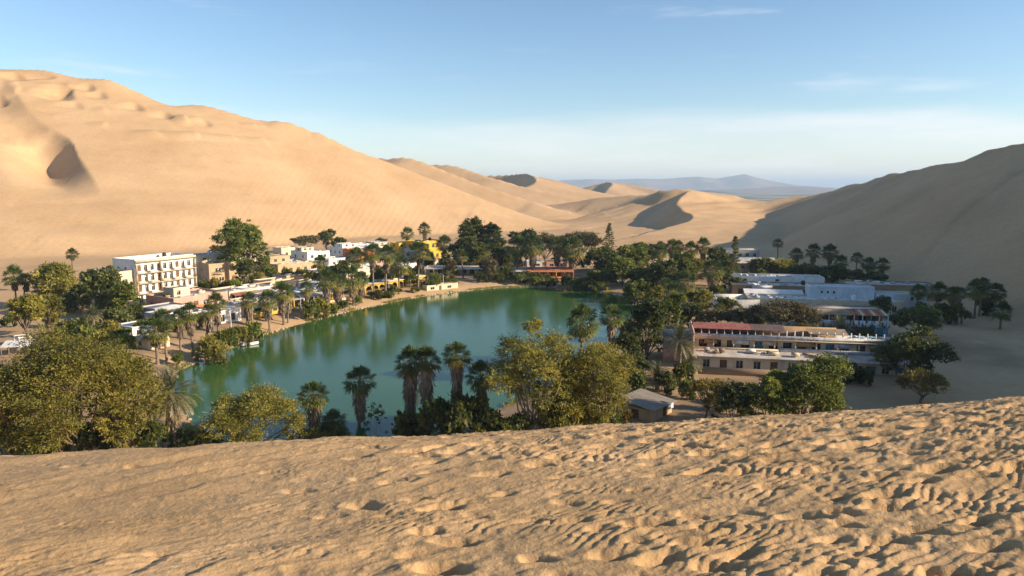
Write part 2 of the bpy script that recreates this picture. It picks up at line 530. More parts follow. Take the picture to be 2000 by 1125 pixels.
pp = np.hypot((GX - 92) / 16, (GY - 150) / 22)
soil = np.maximum(soil, .8 * sstep(1.2, .5, pp))
soil = np.maximum(soil, sstep(30, 12, dl) * (GY < 140) * (GX < 60) * sstep(6.0, 3.5, GZ))
dunes = grid_object('sand_dunes', GX[:, ::1], GY, GZ, M_SAND, {'soil': soil})
dunes['label'] = 'tall tan sand dunes closing in the valley'

# foreground sand with ripples and footprints
def foreground():
    th = np.concatenate([np.linspace(R(-112), R(-41), 110, endpoint=False), np.linspace(R(-41), R(41), 760, endpoint=False), np.linspace(R(41), R(112), 111)])
    rr = np.concatenate([np.linspace(0.3, 1.9, 12, endpoint=False), 1.9 * (20.5 / 1.9) ** np.linspace(0, 1, 460)])
    T, G = np.meshgrid(th, rr)
    X = G * np.sin(T); Y = G * np.cos(T)
    Z = ground(X, Y, lake=False)
    right = sstep(-3.2, 3.5, X + 0.10 * Y)
    # long low swells, oblique to the view
    a = R(36)
    wx = X * math.cos(a) + Y * math.sin(a); wy = -X * math.sin(a) + Y * math.cos(a)
    warp = 0.5 * fbm(X / 1.6, Y / 1.6, 21, 3)
    sw = vnoise(wx / 1.5 + warp, wy / 0.50 + 0.6 * warp, 31)
    Z = Z + 0.070 * (1 - 0.4 * right) * sw
    # ripple ridges: soft backs, sharper lee towards the shade
    ridge = lambda v: 1 - 2 * np.abs(v)
    q0 = (-.60 * X + .80 * Y) / 0.42 + 1.1 * fbm(X / 1.3, Y / 1.0, 35, 2)
    saw = q0 - np.floor(q0)
    lee = np.where(saw < .75, saw / .75, (1 - saw) / .25)
    Z = Z + 0.050 * (1 - .7 * right) * lee * np.clip(.45 + 1.5 * fbm(X / 1.1, Y / .8, 37, 2), 0, 1.2)
    # small wind ripples, oblique to the view, broken and warped
    q = .74 * Y - .67 * X + 0.16 * fbm(X / 0.7, Y / 0.5, 41, 3) + 0.05 * fbm(X / 0.18, Y / 0.14, 44, 2)
    ph = q / 0.085
    ph = ph - np.floor(ph)
    rp = np.where(ph < .68, ph / .68, (1 - ph) / .32)
    amp = 0.016 * np.clip(0.65 + 1.5 * fbm(X / 0.7, Y / 0.5, 51, 2), 0.15, 1.5)
    Z = Z + amp * rp
    Z = Z + 0.014 * ridge(fbm(X / 0.24 + 0.6 * Y, Y / 0.085, 61, 2))
    # trodden, crumbly sand between the footprints
    Z = Z + 0.024 * right * ridge(fbm(X / 0.17, Y / 0.085, 71, 2)) * np.clip(0.6 + 1.8 * fbm(X / 0.9, Y / 0.9, 73, 2), 0.1, 1.3)
    # footprints, kept apart from one another, denser to the right
    rs = random.Random(5)
    prints = []
    cells = {}
    def add(px, py, hd, s, dp, gap):
        c = (int(px // .5), int(py // .5))
        for i in (-1, 0, 1):
            for j in (-1, 0, 1):
                for (a_, b_) in cells.get((c[0] + i, c[1] + j), ()):
                    if (a_ - px) ** 2 + (b_ - py) ** 2 < gap * gap:
                        return
        cells.setdefault(c, []).append((px, py))
        prints.append((px, py, hd, s, dp))
    for k in range(280):
        x0 = rs.uniform(-1.5, 12.0); y0 = rs.uniform(-2.5, 11.5)
        hd = rs.choice([R(4), R(-16), R(170), R(186), R(18), R(-25)]) + rs.gauss(0, .14)
        n = rs.randint(5, 14)
        st = rs.uniform(0.42, 0.6)
        for i in range(n):
            hd += rs.gauss(0, .06)
            x0 += math.cos(hd) * st * rs.uniform(.8, 1.2); y0 += math.sin(hd) * st * rs.uniform(.8, 1.2)
            sgn = 1 if i % 2 else -1
            if x0 < -1.2 or (x0 < 2.0 and rs.random() < 0.45):
                continue
            add(x0 - math.sin(hd) * .09 * sgn, y0 + math.cos(hd) * .09 * sgn, hd, rs.uniform(.8, 1.35), rs.uniform(.7, 1.2), 0.25)
    for k in range(3400):
        x0 = rs.uniform(-6.5, 12); y0 = rs.uniform(-2.5, 11)
        pr = 0.02 + 0.98 * min(max((x0 + 3.2) / 4.5, 0), 1) ** 1.5
        if rs.random() < pr:
            add(x0, y0, rs.gauss(-.05, .22), rs.uniform(.55, 1.15), rs.uniform(.5, 1.1), 0.26)
    for (px, py, hd, s, dp) in prints:
        rad = 0.40 * s
        r0 = math.hypot(px, py); t0 = math.atan2(px, py)
        if r0 < 1.0 or abs(t0) > R(108):
            continue
        i0, i1 = np.searchsorted(rr, [r0 - rad, r0 + rad])
        dt = rad / r0
        j0, j1 = np.searchsorted(th, [t0 - dt, t0 + dt])
        if i1 <= i0 or j1 <= j0:
            continue
        xs = X[i0:i1, j0:j1] - px; ys = Y[i0:i1, j0:j1] - py
        u = (xs * math.cos(hd) + ys * math.sin(hd)) / (0.170 * s)
        v = (-xs * math.sin(hd) + ys * math.cos(hd)) / (0.078 * s)
        v = v * (1 + 0.2 * u)
        d = np.sqrt(u * u + v * v) + 0.30 * fbm(X[i0:i1, j0:j1] / .09, Y[i0:i1, j0:j1] / .09, 91, 2)
        bowl = 1 - sstep(0.30, 1.05, d)
        # the sand slides in: steeper wall on the sunny side, long run-out opposite
        rim = 0.10 * np.exp(-((d - 1.25) / 0.22) ** 2)
        Z[i0:i1, j0:j1] += 0.068 * dp * s * (rim - bowl)
    fade = sstep(20.4, 16, G)
    Z0 = ground(X, Y, lake=False)
    Z = Z0 * (1 - fade) + Z * fade - 0.05 * (1 - fade)
    o = grid_object('foreground_dune', X, Y, Z, M_SANDN)
    o['label'] = 'rippled and footprinted sand of the dune brink'
foreground()

# far plain out to the horizon
def plain():
    th = np.linspace(R(-180), R(180), 241)
    rr = np.concatenate([[1400.0], np.geomspace(1700, 40000, 60)])
    T, G = np.meshgrid(th, rr)
    X = G * np.sin(T); Y = G * np.cos(T)
    Z = np.full_like(X, -29.0) + 2.0 * fbm(X / 900, Y / 900, 77, 3)
    m = bpy.data.materials.new('valley_plain'); m.use_nodes = True
    nt = m.node_tree; b = nt.nodes['Principled BSDF']
    b.inputs['Roughness'].default_value = 1.0
    t = nt.nodes.new('ShaderNodeTexCoord')
    n1 = nt.nodes.new('ShaderNodeTexVoronoi'); n1.inputs['Scale'].default_value = 0.0022
    nt.links.new(t.outputs['Object'], n1.inputs['Vector'])
    n2 = nt.nodes.new('ShaderNodeTexNoise'); n2.inputs['Scale'].default_value = 0.0009; n2.inputs['Detail'].default_value = 9
    nt.links.new(t.outputs['Object'], n2.inputs['Vector'])
    ad = nt.nodes.new('ShaderNodeMath'); ad.operation = 'MULTIPLY_ADD'
    sepc = nt.nodes.new('ShaderNodeSeparateColor'); nt.links.new(n1.outputs['Color'], sepc.inputs[0])
    nt.links.new(sepc.outputs[0], ad.inputs[0]); ad.inputs[1].default_value = 0.45
    nt.links.new(n2.outputs['Fac'], ad.inputs[2])
    cr = nt.nodes.new('ShaderNodeValToRGB')
    cr.color_ramp.elements[0].position = 0.45; cr.color_ramp.elements[0].color = (0.035, 0.05, 0.03, 1)
    cr.color_ramp.elements[1].position = 1.0; cr.color_ramp.elements[1].color = (0.36, 0.28, 0.19, 1)
    e = cr.color_ramp.elements.new(0.72); e.color = (0.08, 0.09, 0.05, 1)
    nt.links.new(ad.outputs[0], cr.inputs[0]); nt.links.new(cr.outputs[0], b.inputs['Base Color'])
    o = grid_object('valley_plain', X, Y, Z, m)
plain()

def mountains():
    m = mat('mountain_rock', (0.20, 0.15, 0.11), scale=0.004, vary=0.3)
    specs = [('mountains', 13500, [(880, 366), (1000, 362), (1050, 357), (1100, 352), (1150, 350), (1200, 351), (1250, 349), (1290, 350), (1330, 347), (1365, 345), (1400, 349), (1430, 344), (1455, 340), (1475, 346), (1500, 352), (1530, 358), (1560, 362), (1620, 366), (1700, 371)]),
             ('foothills', 9000, [(1380, 372), (1440, 369), (1490, 367), (1540, 364), (1580, 365), (1640, 369), (1720, 371), (1800, 372)])]
    for name, Y, pk in specs:
        xs = np.array([at_y(a, b, Y)[0] for a, b in pk]); zs = np.array([at_y(a, b, Y)[2] for a, b in pk])
        gx = np.linspace(xs[0], xs[-1], 300); gy = np.linspace(-1800, 2600, 40)
        XX, YY = np.meshgrid(gx, gy)
        pr = np.interp(XX, xs, zs) + 34
        rise = np.where(YY < 0, np.clip(1 + YY / 1800, 0, 1) ** 1.4, np.clip(1 - YY / 2600, 0, 1))
        rough = 1 + 0.9 * fbm(XX / 700, YY / 700, 99, 4) * (1 - np.exp(-(YY / 500) ** 2))
        ZZ = -33 + pr * np.maximum(rise * rough, 0)
        grid_object(name, XX, YY + Y, ZZ, m)
mountains()

# ------------------------------------------------------------------ water
def water():
    m = bpy.data.materials.new('lagoon_water'); m.use_nodes = True
    nt = m.node_tree; b = nt.nodes['Principled BSDF']
    b.inputs['Roughness'].default_value = 0.11
    b.inputs['IOR'].default_value = 1.333
    t = nt.nodes.new('ShaderNodeTexCoord')
    n0 = nt.nodes.new('ShaderNodeTexNoise'); n0.inputs['Scale'].default_value = 0.03; n0.inputs['Detail'].default_value = 4
    nt.links.new(t.outputs['Object'], n0.inputs['Vector'])
    cr = nt.nodes.new('ShaderNodeValToRGB')
    cr.color_ramp.elements[0].position = 0.35; cr.color_ramp.elements[0].color = (0.032, 0.086, 0.018, 1)
    cr.color_ramp.elements[1].position = 0.7; cr.color_ramp.elements[1].color = (0.042, 0.112, 0.028, 1)
    nt.links.new(n0.outputs['Fac'], cr.inputs[0]); nt.links.new(cr.outputs[0], b.inputs['Base Color'])
    n1 = nt.nodes.new('ShaderNodeTexNoise'); n1.inputs['Scale'].default_value = 1.3; n1.inputs['Detail'].default_value = 4
    nt.links.new(t.outputs['Object'], n1.inputs['Vector'])
    bp = nt.nodes.new('ShaderNodeBump'); bp.inputs['Strength'].default_value = 0.35; bp.inputs['Distance'].default_value = 0.06
    nt.links.new(n1.outputs['Fac'], bp.inputs['Height']); nt.links.new(bp.outputs[0], b.inputs['Normal'])
    bm = bmesh.new()
    c = np.mean(LAKE[:-1], 0)
    vs = []
    for p in LAKE[:-1]:
        d = p - c
        q = c + d * (1 + 3.0 / np.linalg.norm(d))
        vs.append(bm.verts.new((q[0], q[1], 0.0)))
    f = bm.faces.new(vs)
    if f.normal.z < 0:
        f.normal_flip()
    bmesh.ops.triangulate(bm, faces=[f])
    me = bpy.data.meshes.new('lagoon_water'); bm.to_mesh(me); bm.free()
    for p in me.polygons:
        pass
    me.materials.append(m)
    o = bpy.data.objects.new('lagoon_water', me); COL.objects.link(o)
    o['kind'] = 'structure'; o['label'] = 'still green water of the lagoon'
water()

# ------------------------------------------------------------------ air
def haze():
    m = bpy.data.materials.new('haze'); m.use_nodes = True
    nt = m.node_tree; nt.nodes.clear()
    o_ = nt.nodes.new('ShaderNodeOutputMaterial'); v = nt.nodes.new('ShaderNodeVolumePrincipled')
    v.inputs['Color'].default_value = (0.60, 0.79, 1.0, 1)
    v.inputs['Density'].default_value = 0.85e-4
    v.inputs['Anisotropy'].default_value = 0.0
    nt.links.new(v.outputs[0], o_.inputs['Volume'])
    bm = bmesh.new(); bmesh.ops.create_cube(bm, size=1.0)
    me = bpy.data.meshes.new('haze'); bm.to_mesh(me); bm.free()
    me.materials.append(m)
    o = bpy.data.objects.new('haze', me); COL.objects.link(o)
    o.scale = (90000, 90000, 340); o.location = (0, 0, 130)
    o['kind'] = 'stuff'; o['label'] = 'thin dusty air over the whole valley'; o['category'] = 'haze'
haze()

# ------------------------------------------------------------------ helpers for things
def tag(o, label=None, cat=None, group=None, kind=None):
    if label: o['label'] = label
    if cat: o['category'] = cat
    if group: o['group'] = group
    if kind: o['kind'] = kind
    return o
def empty(name, loc, rz=0.0):
    o = bpy.data.objects.new(name, None)
    o.location = loc; o.rotation_euler = (0, 0, rz)
    o.empty_display_size = 0.2
    COL.objects.link(o)
    return o
def link(name, me, parent=None):
    o = bpy.data.objects.new(name, me)
    COL.objects.link(o)
    if parent is not None:
        o.parent = parent
    return o
def mesh_np(name, verts, faces, material, tint=None, smooth=False):
    """verts (n,3), faces (m,k) with k = 3 or 4"""
    verts = np.asarray(verts, np.float32); faces = np.asarray(faces, np.int32)
    k = faces.shape[1]
    me = bpy.data.meshes.new(name)
    me.vertices.add(len(verts)); me.vertices.foreach_set('co', verts.ravel())
    me.loops.add(faces.size); me.loops.foreach_set('vertex_index', faces.ravel())
    me.polygons.add(len(faces)); me.polygons.foreach_set('loop_start', np.arange(0, faces.size, k, dtype=np.int32))
    me.update(calc_edges=True)
    if smooth:
        me.polygons.foreach_set('use_smooth', np.ones(len(faces), bool))
    if tint is not None:
        a = me.attributes.new('tint', 'FLOAT', 'FACE')
        a.data.foreach_set('value', np.asarray(tint, np.float32))
    me.materials.append(material)
    return me

def leaf_material(name, stops, trans=0.25, rough=0.6):
    """colour by the leaf's own age (face attribute) and a little by the individual plant"""
    m = bpy.data.materials.new(name); m.use_nodes = True
    nt = m.node_tree; b = nt.nodes['Principled BSDF']
    b.inputs['Roughness'].default_value = rough
    b.inputs['Specular IOR Level'].default_value = 0.35
    at = nt.nodes.new('ShaderNodeAttribute'); at.attribute_name = 'tint'
    cr = nt.nodes.new('ShaderNodeValToRGB')
    while len(cr.color_ramp.elements) > 1:
        cr.color_ramp.elements.remove(cr.color_ramp.elements[0])
    for i, (p, c) in enumerate(stops):
        e = cr.color_ramp.elements[0] if i == 0 else cr.color_ramp.elements.new(p)
        e.position = p; e.color = (*c, 1)
    nt.links.new(at.outputs['Fac'], cr.inputs[0])
    oi = nt.nodes.new('ShaderNodeObjectInfo')
    mr = nt.nodes.new('ShaderNodeMapRange'); mr.inputs['To Min'].default_value = 0.82; mr.inputs['To Max'].default_value = 1.22
    nt.links.new(oi.outputs['Random'], mr.inputs['Value'])
    sc = nt.nodes.new('ShaderNodeVectorMath'); sc.operation = 'SCALE'
    nt.links.new(cr.outputs[0], sc.inputs[0]); nt.links.new(mr.outputs[0], sc.inputs['Scale'])
    nt.links.new(sc.outputs[0], b.inputs['Base Color'])
    if trans > 0:
        tr = nt.nodes.new('ShaderNodeBsdfTranslucent')
        nt.links.new(sc.outputs[0], tr.inputs['Color'])
        mx = nt.nodes.new('ShaderNodeMixShader'); mx.inputs[0].default_value = trans
        out = nt.nodes['Material Output']
        nt.links.new(b.outputs[0], mx.inputs[1]); nt.links.new(tr.outputs[0], mx.inputs[2])
        nt.links.new(mx.outputs[0], out.inputs['Surface'])
    return m

L_PALM = leaf_material('fan_palm_leaf', [(0, (0.060, 0.100, 0.026)), (0.5, (0.150, 0.180, 0.045)), (0.8, (0.27, 0.22, 0.055)), (1.0, (0.38, 0.26, 0.09))], 0.3, 0.45)
L_SKIRT = leaf_material('dead_palm_frond', [(0, (0.12, 0.090, 0.062)), (0.6, (0.26, 0.20, 0.135)), (1.0, (0.40, 0.31, 0.20))], 0.1, 0.9)
L_DATE = leaf_material('date_palm_leaf', [(0, (0.07, 0.085, 0.04)), (0.6, (0.20, 0.19, 0.085)), (1.0, (0.40, 0.29, 0.14))], 0.25, 0.45)
L_OLIVE = leaf_material('huarango_leaf', [(0, (0.075, 0.082, 0.017)), (0.5, (0.235, 0.22, 0.036)), (1.0, (0.42, 0.34, 0.06))], 0.42)
L_GREEN = leaf_material('broad_leaf', [(0, (0.045, 0.070, 0.014)), (0.5, (0.160, 0.195, 0.030)), (1.0, (0.31, 0.30, 0.05))], 0.42)
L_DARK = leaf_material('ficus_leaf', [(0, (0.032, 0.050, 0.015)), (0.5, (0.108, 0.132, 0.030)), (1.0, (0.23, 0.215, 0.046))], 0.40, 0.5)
L_BROWN = leaf_material('dry_huarango_leaf', [(0, (0.06, 0.055, 0.022)), (0.5, (0.135, 0.115, 0.045)), (1.0, (0.23, 0.18, 0.075))], 0.25)
L_GOLD = leaf_material('yellowing_leaf', [(0, (0.08, 0.075, 0.015)), (0.5, (0.21, 0.165, 0.025)), (1.0, (0.40, 0.26, 0.05))], 0.3)
M_BARK = mat('bark', (0.17, 0.12, 0.08), vary=0.35, scale=3)
M_BARKP = mat('pale_bark', (0.42, 0.34, 0.24), vary=0.3, scale=3)
M_PTRUNK = mat('palm_trunk', (0.20, 0.15, 0.105), vary=0.3, scale=4, bump=0.05, bump_scale=6)

def tubes(paths):
    """tapered tubes: list of (points, radii) -> verts, quads"""
    V, Fc = [], []
    n = 0
    for pts, rad in paths:
        pts = np.asarray(pts, float); k = 6
        for i, p in enumerate(pts):
            d = pts[min(i + 1, len(pts) - 1)] - pts[max(i - 1, 0)]
            d = d / (np.linalg.norm(d) + 1e-9)
            a = np.cross(d, [0.31, 0.95, 0.05]); a /= np.linalg.norm(a) + 1e-9
            b = np.cross(d, a)
            for j in range(k):
                t = 2 * math.pi * j / k
                V.append(p + rad[i] * (a * math.cos(t) + b * math.sin(t)))
        for i in range(len(pts) - 1):
            for j in range(k):
                Fc.append((n + i * k + j, n + i * k + (j + 1) % k, n + (i + 1) * k + (j + 1) % k, n + (i + 1) * k + j))
        n += len(pts) * k
    return np.array(V), np.array(Fc)

def kite_leaves(P, D, N, L, W):
    """one kite per leaf: base P, long axis D, side from N; returns verts, quads"""
    D = D / (np.linalg.norm(D, axis=1, keepdims=True) + 1e-9)
    S = np.cross(D, N); S /= np.linalg.norm(S, axis=1, keepdims=True) + 1e-9
    L = L[:, None]; W = W[:, None]
    v = np.stack([P, P + D * L * 0.45 + S * W * .5, P + D * L, P + D * L * 0.45 - S * W * .5], 1).reshape(-1, 3)
    f = np.arange(len(v)).reshape(-1, 4)
    return v, f

# ------------------------------------------------------------------ palms
def fan_crown_mesh(seed, n=46):
    """crown of radius about 1, centre at the origin"""
    r = np.random.default_rng(seed)
    V, Fc, T = [], [], []
    c = 0
    for i in range(n):
        q = i / n
        el = R(84) - R(128) * q ** 0.95 + r.normal(0, .12)
        azm = i * 2.39996 + r.normal(0, .2)
        d = np.array([math.cos(azm) * math.cos(el), math.sin(azm) * math.cos(el), math.sin(el)])
        side = np.array([-math.sin(azm), math.cos(azm), 0.0])
        up = np.cross(side, d) * -1.0
        up = np.cross(d, side); up = up if up[2] > 0 else -up
        pl = r.uniform(0.48, 0.66)
        droop = np.array([0, 0, -1.0]) * (0.05 + 0.10 * math.cos(el))
        hub = d * pl + droop * 0.3
        rr_ = r.uniform(0.50, 0.64)
        # petiole
        w = 0.012
        V += [side * w, -side * w, hub - side * w, hub + side * w]; Fc.append((c, c + 1, c + 2, c + 3)); T.append(0.85); c += 4
        m = 11
        tn = min(1, max(0, 0.18 + 0.65 * q ** 2.5 + r.normal(0, .08)))
        for k in range(m):
            a = (k - (m - 1) / 2) / ((m - 1) / 2) * R(82)
            l = rr_ * (1 - 0.25 * abs(a) / R(105))
            dv = d * math.cos(a) + side * math.sin(a)
            fold = (0.07 if k % 2 else -0.02)
            tip = hub + dv * l + np.array([0, 0, -1]) * l * l * (0.22 + 0.5 * abs(math.sin(a))) + r.normal(0, .015, 3)
            da = R(105) / (m - 1) * 2 * .40
            e1 = d * math.cos(a - da) + side * math.sin(a - da); e2 = d * math.cos(a + da) + side * math.sin(a + da)
            V += [hub, hub + e1 * l * .62 + up * fold, tip, hub + e2 * l * .62 + up * fold]
            Fc.append((c, c + 1, c + 2, c + 3)); T.append(tn + r.normal(0, .06)); c += 4
    return mesh_np('fan_crown', V, Fc, L_PALM, np.clip(T, 0, 1))
def skirt_mesh(seed, length, rtop, rbot, n):
    """dead fronds hanging from z = 0 down to -length"""
    r = np.random.default_rng(seed)
    q = r.random(n) ** 0.8
    z0 = -q * length * 0.93 + 0.15
    azm = r.random(n) * 2 * math.pi
    lump = 1 + 0.22 * np.sin(azm * 2 + r.random() * 6) * np.sin(q * 7 + r.random() * 6)
    rad = (rtop + (rbot - rtop) * q ** 0.9) * lump * r.uniform(.55, 1.08, n)
    fl = np.minimum(r.uniform(.7, 1.5, n), length * (1.05 - q) + 0.5)
    P = np.stack([np.cos(azm) * rad * .55, np.sin(azm) * rad * .55, z0], 1)
    D = np.stack([np.cos(azm) * 0.42 * rad / rtop, np.sin(azm) * 0.42 * rad / rtop, -np.ones(n)], 1) + r.normal(0, .13, (n, 3))
    N = np.stack([np.cos(azm), np.sin(azm), np.zeros(n)], 1) + r.normal(0, .45, (n, 3))
    v, f = kite_leaves(P, D, N, fl, r.uniform(.10, .34, n))
    return mesh_np('dead_frond_skirt', v, f, L_SKIRT, np.clip(0.75 - 0.5 * q + r.normal(0, .25, n), 0, 1))
FAN = [fan_crown_mesh(100 + i) for i in range(6)]
_np = [0]
def fan_palm(x, y, H, cr, label, group=None, skirt=0.45, lean=0.0, fat=1.0, name='fan_palm', yellow=False):
    """Washingtonia-like palm: trunk, hanging skirt, crown of fan leaves"""
    _np[0] += 1
    s = _np[0]
    z = gz(x, y) - 0.1
    root = empty(name, (x, y, z), (s * 1.7) % 6.28)
    r = random.Random(s)
    top = H - cr * 0.85
    tr = min(0.34, 0.15 + 0.012 * H) * (0.8 + 0.4 * r.random())
    lx = lean + r.gauss(0, .05)
    pts = [(lx * top * (t ** 1.6), 0.3 * lx * top * t, top * t) for t in (0, .04, .2, .4, .6, .8, 1)]
    rad = [tr * 1.5, tr * 1.15, tr, tr * .92, tr * .88, tr * .85, tr * .8]
    v, f = tubes([(pts, rad)])
    link('trunk', mesh_np('palm_trunk', v, f, M_PTRUNK, smooth=True), root)
    px_, py_ = pts[-1][0], pts[-1][1]
    c = link('crown', FAN[s % 6], root)
    c.location = (px_, py_, top); c.scale = (cr * 1.14, cr * 1.14, cr * 1.14 * r.uniform(.9, 1.15)); c.rotation_euler = (r.uniform(-.1, .1), r.uniform(-.1, .1), r.uniform(0, 6.28))
    if skirt > 0:
        ln = top * skirt
        k = link('dead_frond_skirt', skirt_mesh(s, ln, 0.70 * cr * fat, 0.30 * cr * fat, int(110 + 70 * ln * fat)), root)
        k.location = (px_, py_, top + 0.05)
    tag(root, label, 'palm', group)
    return root

def date_crown_mesh(seed, n=70, arch=1.0, el0=85, el1=-55):
    """feathered fronds of length about 1"""
    r = np.random.default_rng(seed)
    P, D, N, L, W, T = [], [], [], [], [], []
    RV, RF = [], []
    for i in range(n):
        q = i / n
        el = R(el0) + (R(el1) - R(el0)) * q + r.normal(0, .1)
        azm = i * 2.39996 + r.normal(0, .15)
        h = np.array([math.cos(azm), math.sin(azm), 0.0]); side = np.array([-math.sin(azm), math.cos(azm), 0.0])
        p = np.zeros(3); e = el
        m = 16; ln = r.uniform(.85, 1.1)
        pts = [p.copy()]
        for k in range(m):
            e -= arch * R(4.2) * (0.4 + k / m) * math.cos(max(e, R(-60)))
            d = h * math.cos(e) + np.array([0, 0, math.sin(e)])
            p = p + d * ln / m
            pts.append(p.copy())
            if k < 2:
                continue
            up = np.cross(side, d)
            for s_ in (-1, 1):
                P.append(p); D.append(d * 0.75 + side * s_ * 0.75 + up * -0.12 + r.normal(0, .06, 3)); N.append(up + side * s_ * .5)
                L.append(0.20 * math.sin(math.pi * (0.12 + 0.80 * k / m)) + .05); W.append(0.030)
                T.append(0.22 + 0.65 * q ** 2 + r.normal(0, .12))
    v, f = kite_leaves(np.array(P), np.array(D), np.array(N), np.array(L), np.array(W))
    return mesh_np('feather_crown', v, f, L_DATE, np.clip(T, 0, 1))
DATE = [date_crown_mesh(7), date_crown_mesh(9, 84, 0.9, 85, -25)]
def date_palm(x, y, H, cr, label, group=None, var=0, green=False, cat='palm', name='date_palm', rings=False):
    _np[0] += 1
    s = _np[0]; r = random.Random(s)
    root = empty(name, (x, y, gz(x, y) - 0.1), r.uniform(0, 6.28))
    top = max(H - cr * 0.75, 0.4)
    v, f = tubes([([(0, 0, 0), (0, 0, top * .5), (0, 0, top)], [.42, .36, .40])])
    link('trunk', mesh_np('palm_trunk', v, f, M_PTRUNK, smooth=True), root)
    c = link('crown', DATE[var], root)
    c.location = (0, 0, top); c.scale = (cr,) * 3; c.rotation_euler = (0, 0, r.uniform(0, 6))
    if var == 0:
        k = link('dead_frond_skirt', skirt_mesh(s, min(top * .8, cr * 1.2), .45 * cr, .35 * cr, 160), root)
        k.location = (0, 0, top)
    tag(root, label, cat, group)
    return root

# ------------------------------------------------------------------ broad crowned trees
def lobes_for(seed, hw, z0, z1, n, flat=0.0):
    """uneven lobes filling a crown of half width hw between heights z0 and z1"""
    r = random.Random(seed)
    out = []
    hz = (z1 - z0) / 2; cz = (z0 + z1) / 2
    out.append((r.uniform(-.1, .1) * hw, r.uniform(-.1, .1) * hw, cz + hz * (.05 + .2 * flat), hw * .55, hw * .55, hz * .75 * (1 - .3 * flat)))
    for i in range(n):
        a = i * 2.4 + r.uniform(-.6, .6)
        q = (i + .5) / n
        rad = hw * r.uniform(.38, .90)
        # low lobes stand out wide, high ones sit towards the middle
        zz = cz + hz * ((-.62 + 1.25 * q) * (1 - flat) + flat * r.uniform(-.05, .55))
        if q > .7:
            rad *= .72
        s = r.uniform(.16, .42)
        out.append((math.cos(a) * rad, math.sin(a) * rad, zz, hw * s, hw * s * r.uniform(.8, 1.2), hz * s * 1.2 * (1 - .4 * flat)))
    return out

def crown_arrays(seed, lobes, nclump, per, leaf, width, droop=0.0, shell=0.6, spread=0.12, tmean=0.45, up=0.5):
    r = np.random.default_rng(seed)
    lb = np.array(lobes)
    wgt = (lb[:, 3] * lb[:, 4] * lb[:, 5]) ** (2 / 3)
    idx = r.choice(len(lb), nclump, p=wgt / wgt.sum())
    d = r.normal(0, 1, (nclump, 3)); d /= np.linalg.norm(d, axis=1, keepdims=True)
    zl = (lb[idx, 2] - lb[:, 2].min()) / (np.ptp(lb[:, 2]) + 1e-6)
    d[:, 2] = np.where((d[:, 2] < -0.3) & (zl > .35), -d[:, 2] * .7, d[:, 2])
    rad = shell + (1.06 - shell) * r.random(nclump) ** .7
    ctr = lb[idx, :3] + d * lb[idx, 3:6] * rad[:, None]
    csz = lb[idx, 3] * spread * r.uniform(.6, 1.7, nclump)
    lt = r.normal(0, .12, len(lb))
    ct = np.clip(tmean + lt[idx] + r.normal(0, .17, nclump), 0, 1)
    n = nclump * per
    ci = np.repeat(np.arange(nclump), per)
    off = r.normal(0, 1, (n, 3)) * csz[ci][:, None] * np.array([1.3, 1.3, .5])
    P = ctr[ci] + off
    # leaves of one spray point roughly the same way and lie in one tilted layer
    sd_ = d * np.array([1.0, 1.0, .45]) + r.normal(0, .45, (nclump, 3)); sd_[:, 2] -= droop
    sn_ = d * .55 + r.normal(0, .35, (nclump, 3)); sn_[:, 2] += up
    D = sd_[ci] + r.normal(0, .55, (n, 3))
    N = sn_[ci] + r.normal(0, .45, (n, 3))
    L = leaf * r.uniform(.6, 1.35, n); W = width * r.uniform(.7, 1.3, n)
    T = np.clip(ct[ci] + r.normal(0, .12, n), 0, 1)
    return P, D, N, L, W, T, ctr

def limb_paths(seed, lobes, ctr, hw, z0, base_r, trunks=1, subs=26):
    r = random.Random(seed)
    paths = []
    forks = []
    for t in range(trunks):
        a = r.uniform(0, 6.28)
        bx, by = (0, 0) if trunks == 1 else (math.cos(a) * .5, math.sin(a) * .5)
        fx, fy = bx + math.cos(a) * hw * .08, by + math.sin(a) * hw * .08
        fz = max(z0 * (r.uniform(.5, .8) if z0 < 7 else .96), .6)
        paths.append(([(bx, by, -.3), (bx + .03, by, fz * .5), (fx, fy, fz)], [base_r * 1.35, base_r, base_r * .85]))
        forks.append((fx, fy, fz))
    for i, l in enumerate(lobes):
        fx, fy, fz = forks[i % trunks]
        ex, ey, ez = l[0], l[1], l[2]
        m = (fx + (ex - fx) * .5 + r.uniform(-.1, .1) * hw, fy + (ey - fy) * .5 + r.uniform(-.1, .1) * hw, fz + (ez - fz) * .42)
        b = base_r * r.uniform(.4, .62)
        paths.append(([(fx, fy, fz - .1), m, (ex, ey, ez)], [b, b * .7, b * .35]))
    for i in range(min(subs, len(ctr))):
        c = ctr[r.randrange(len(ctr))]
        l = min(lobes, key=lambda q: (q[0] - c[0]) ** 2 + (q[1] - c[1]) ** 2 + (q[2] - c[2]) ** 2)
        b = base_r * .2
        paths.append(([(l[0], l[1], l[2]), ((l[0] + c[0]) / 2, (l[1] + c[1]) / 2, (l[2] + c[2]) / 2 - .1), tuple(c)], [b, b * .7, b * .3]))
    return paths

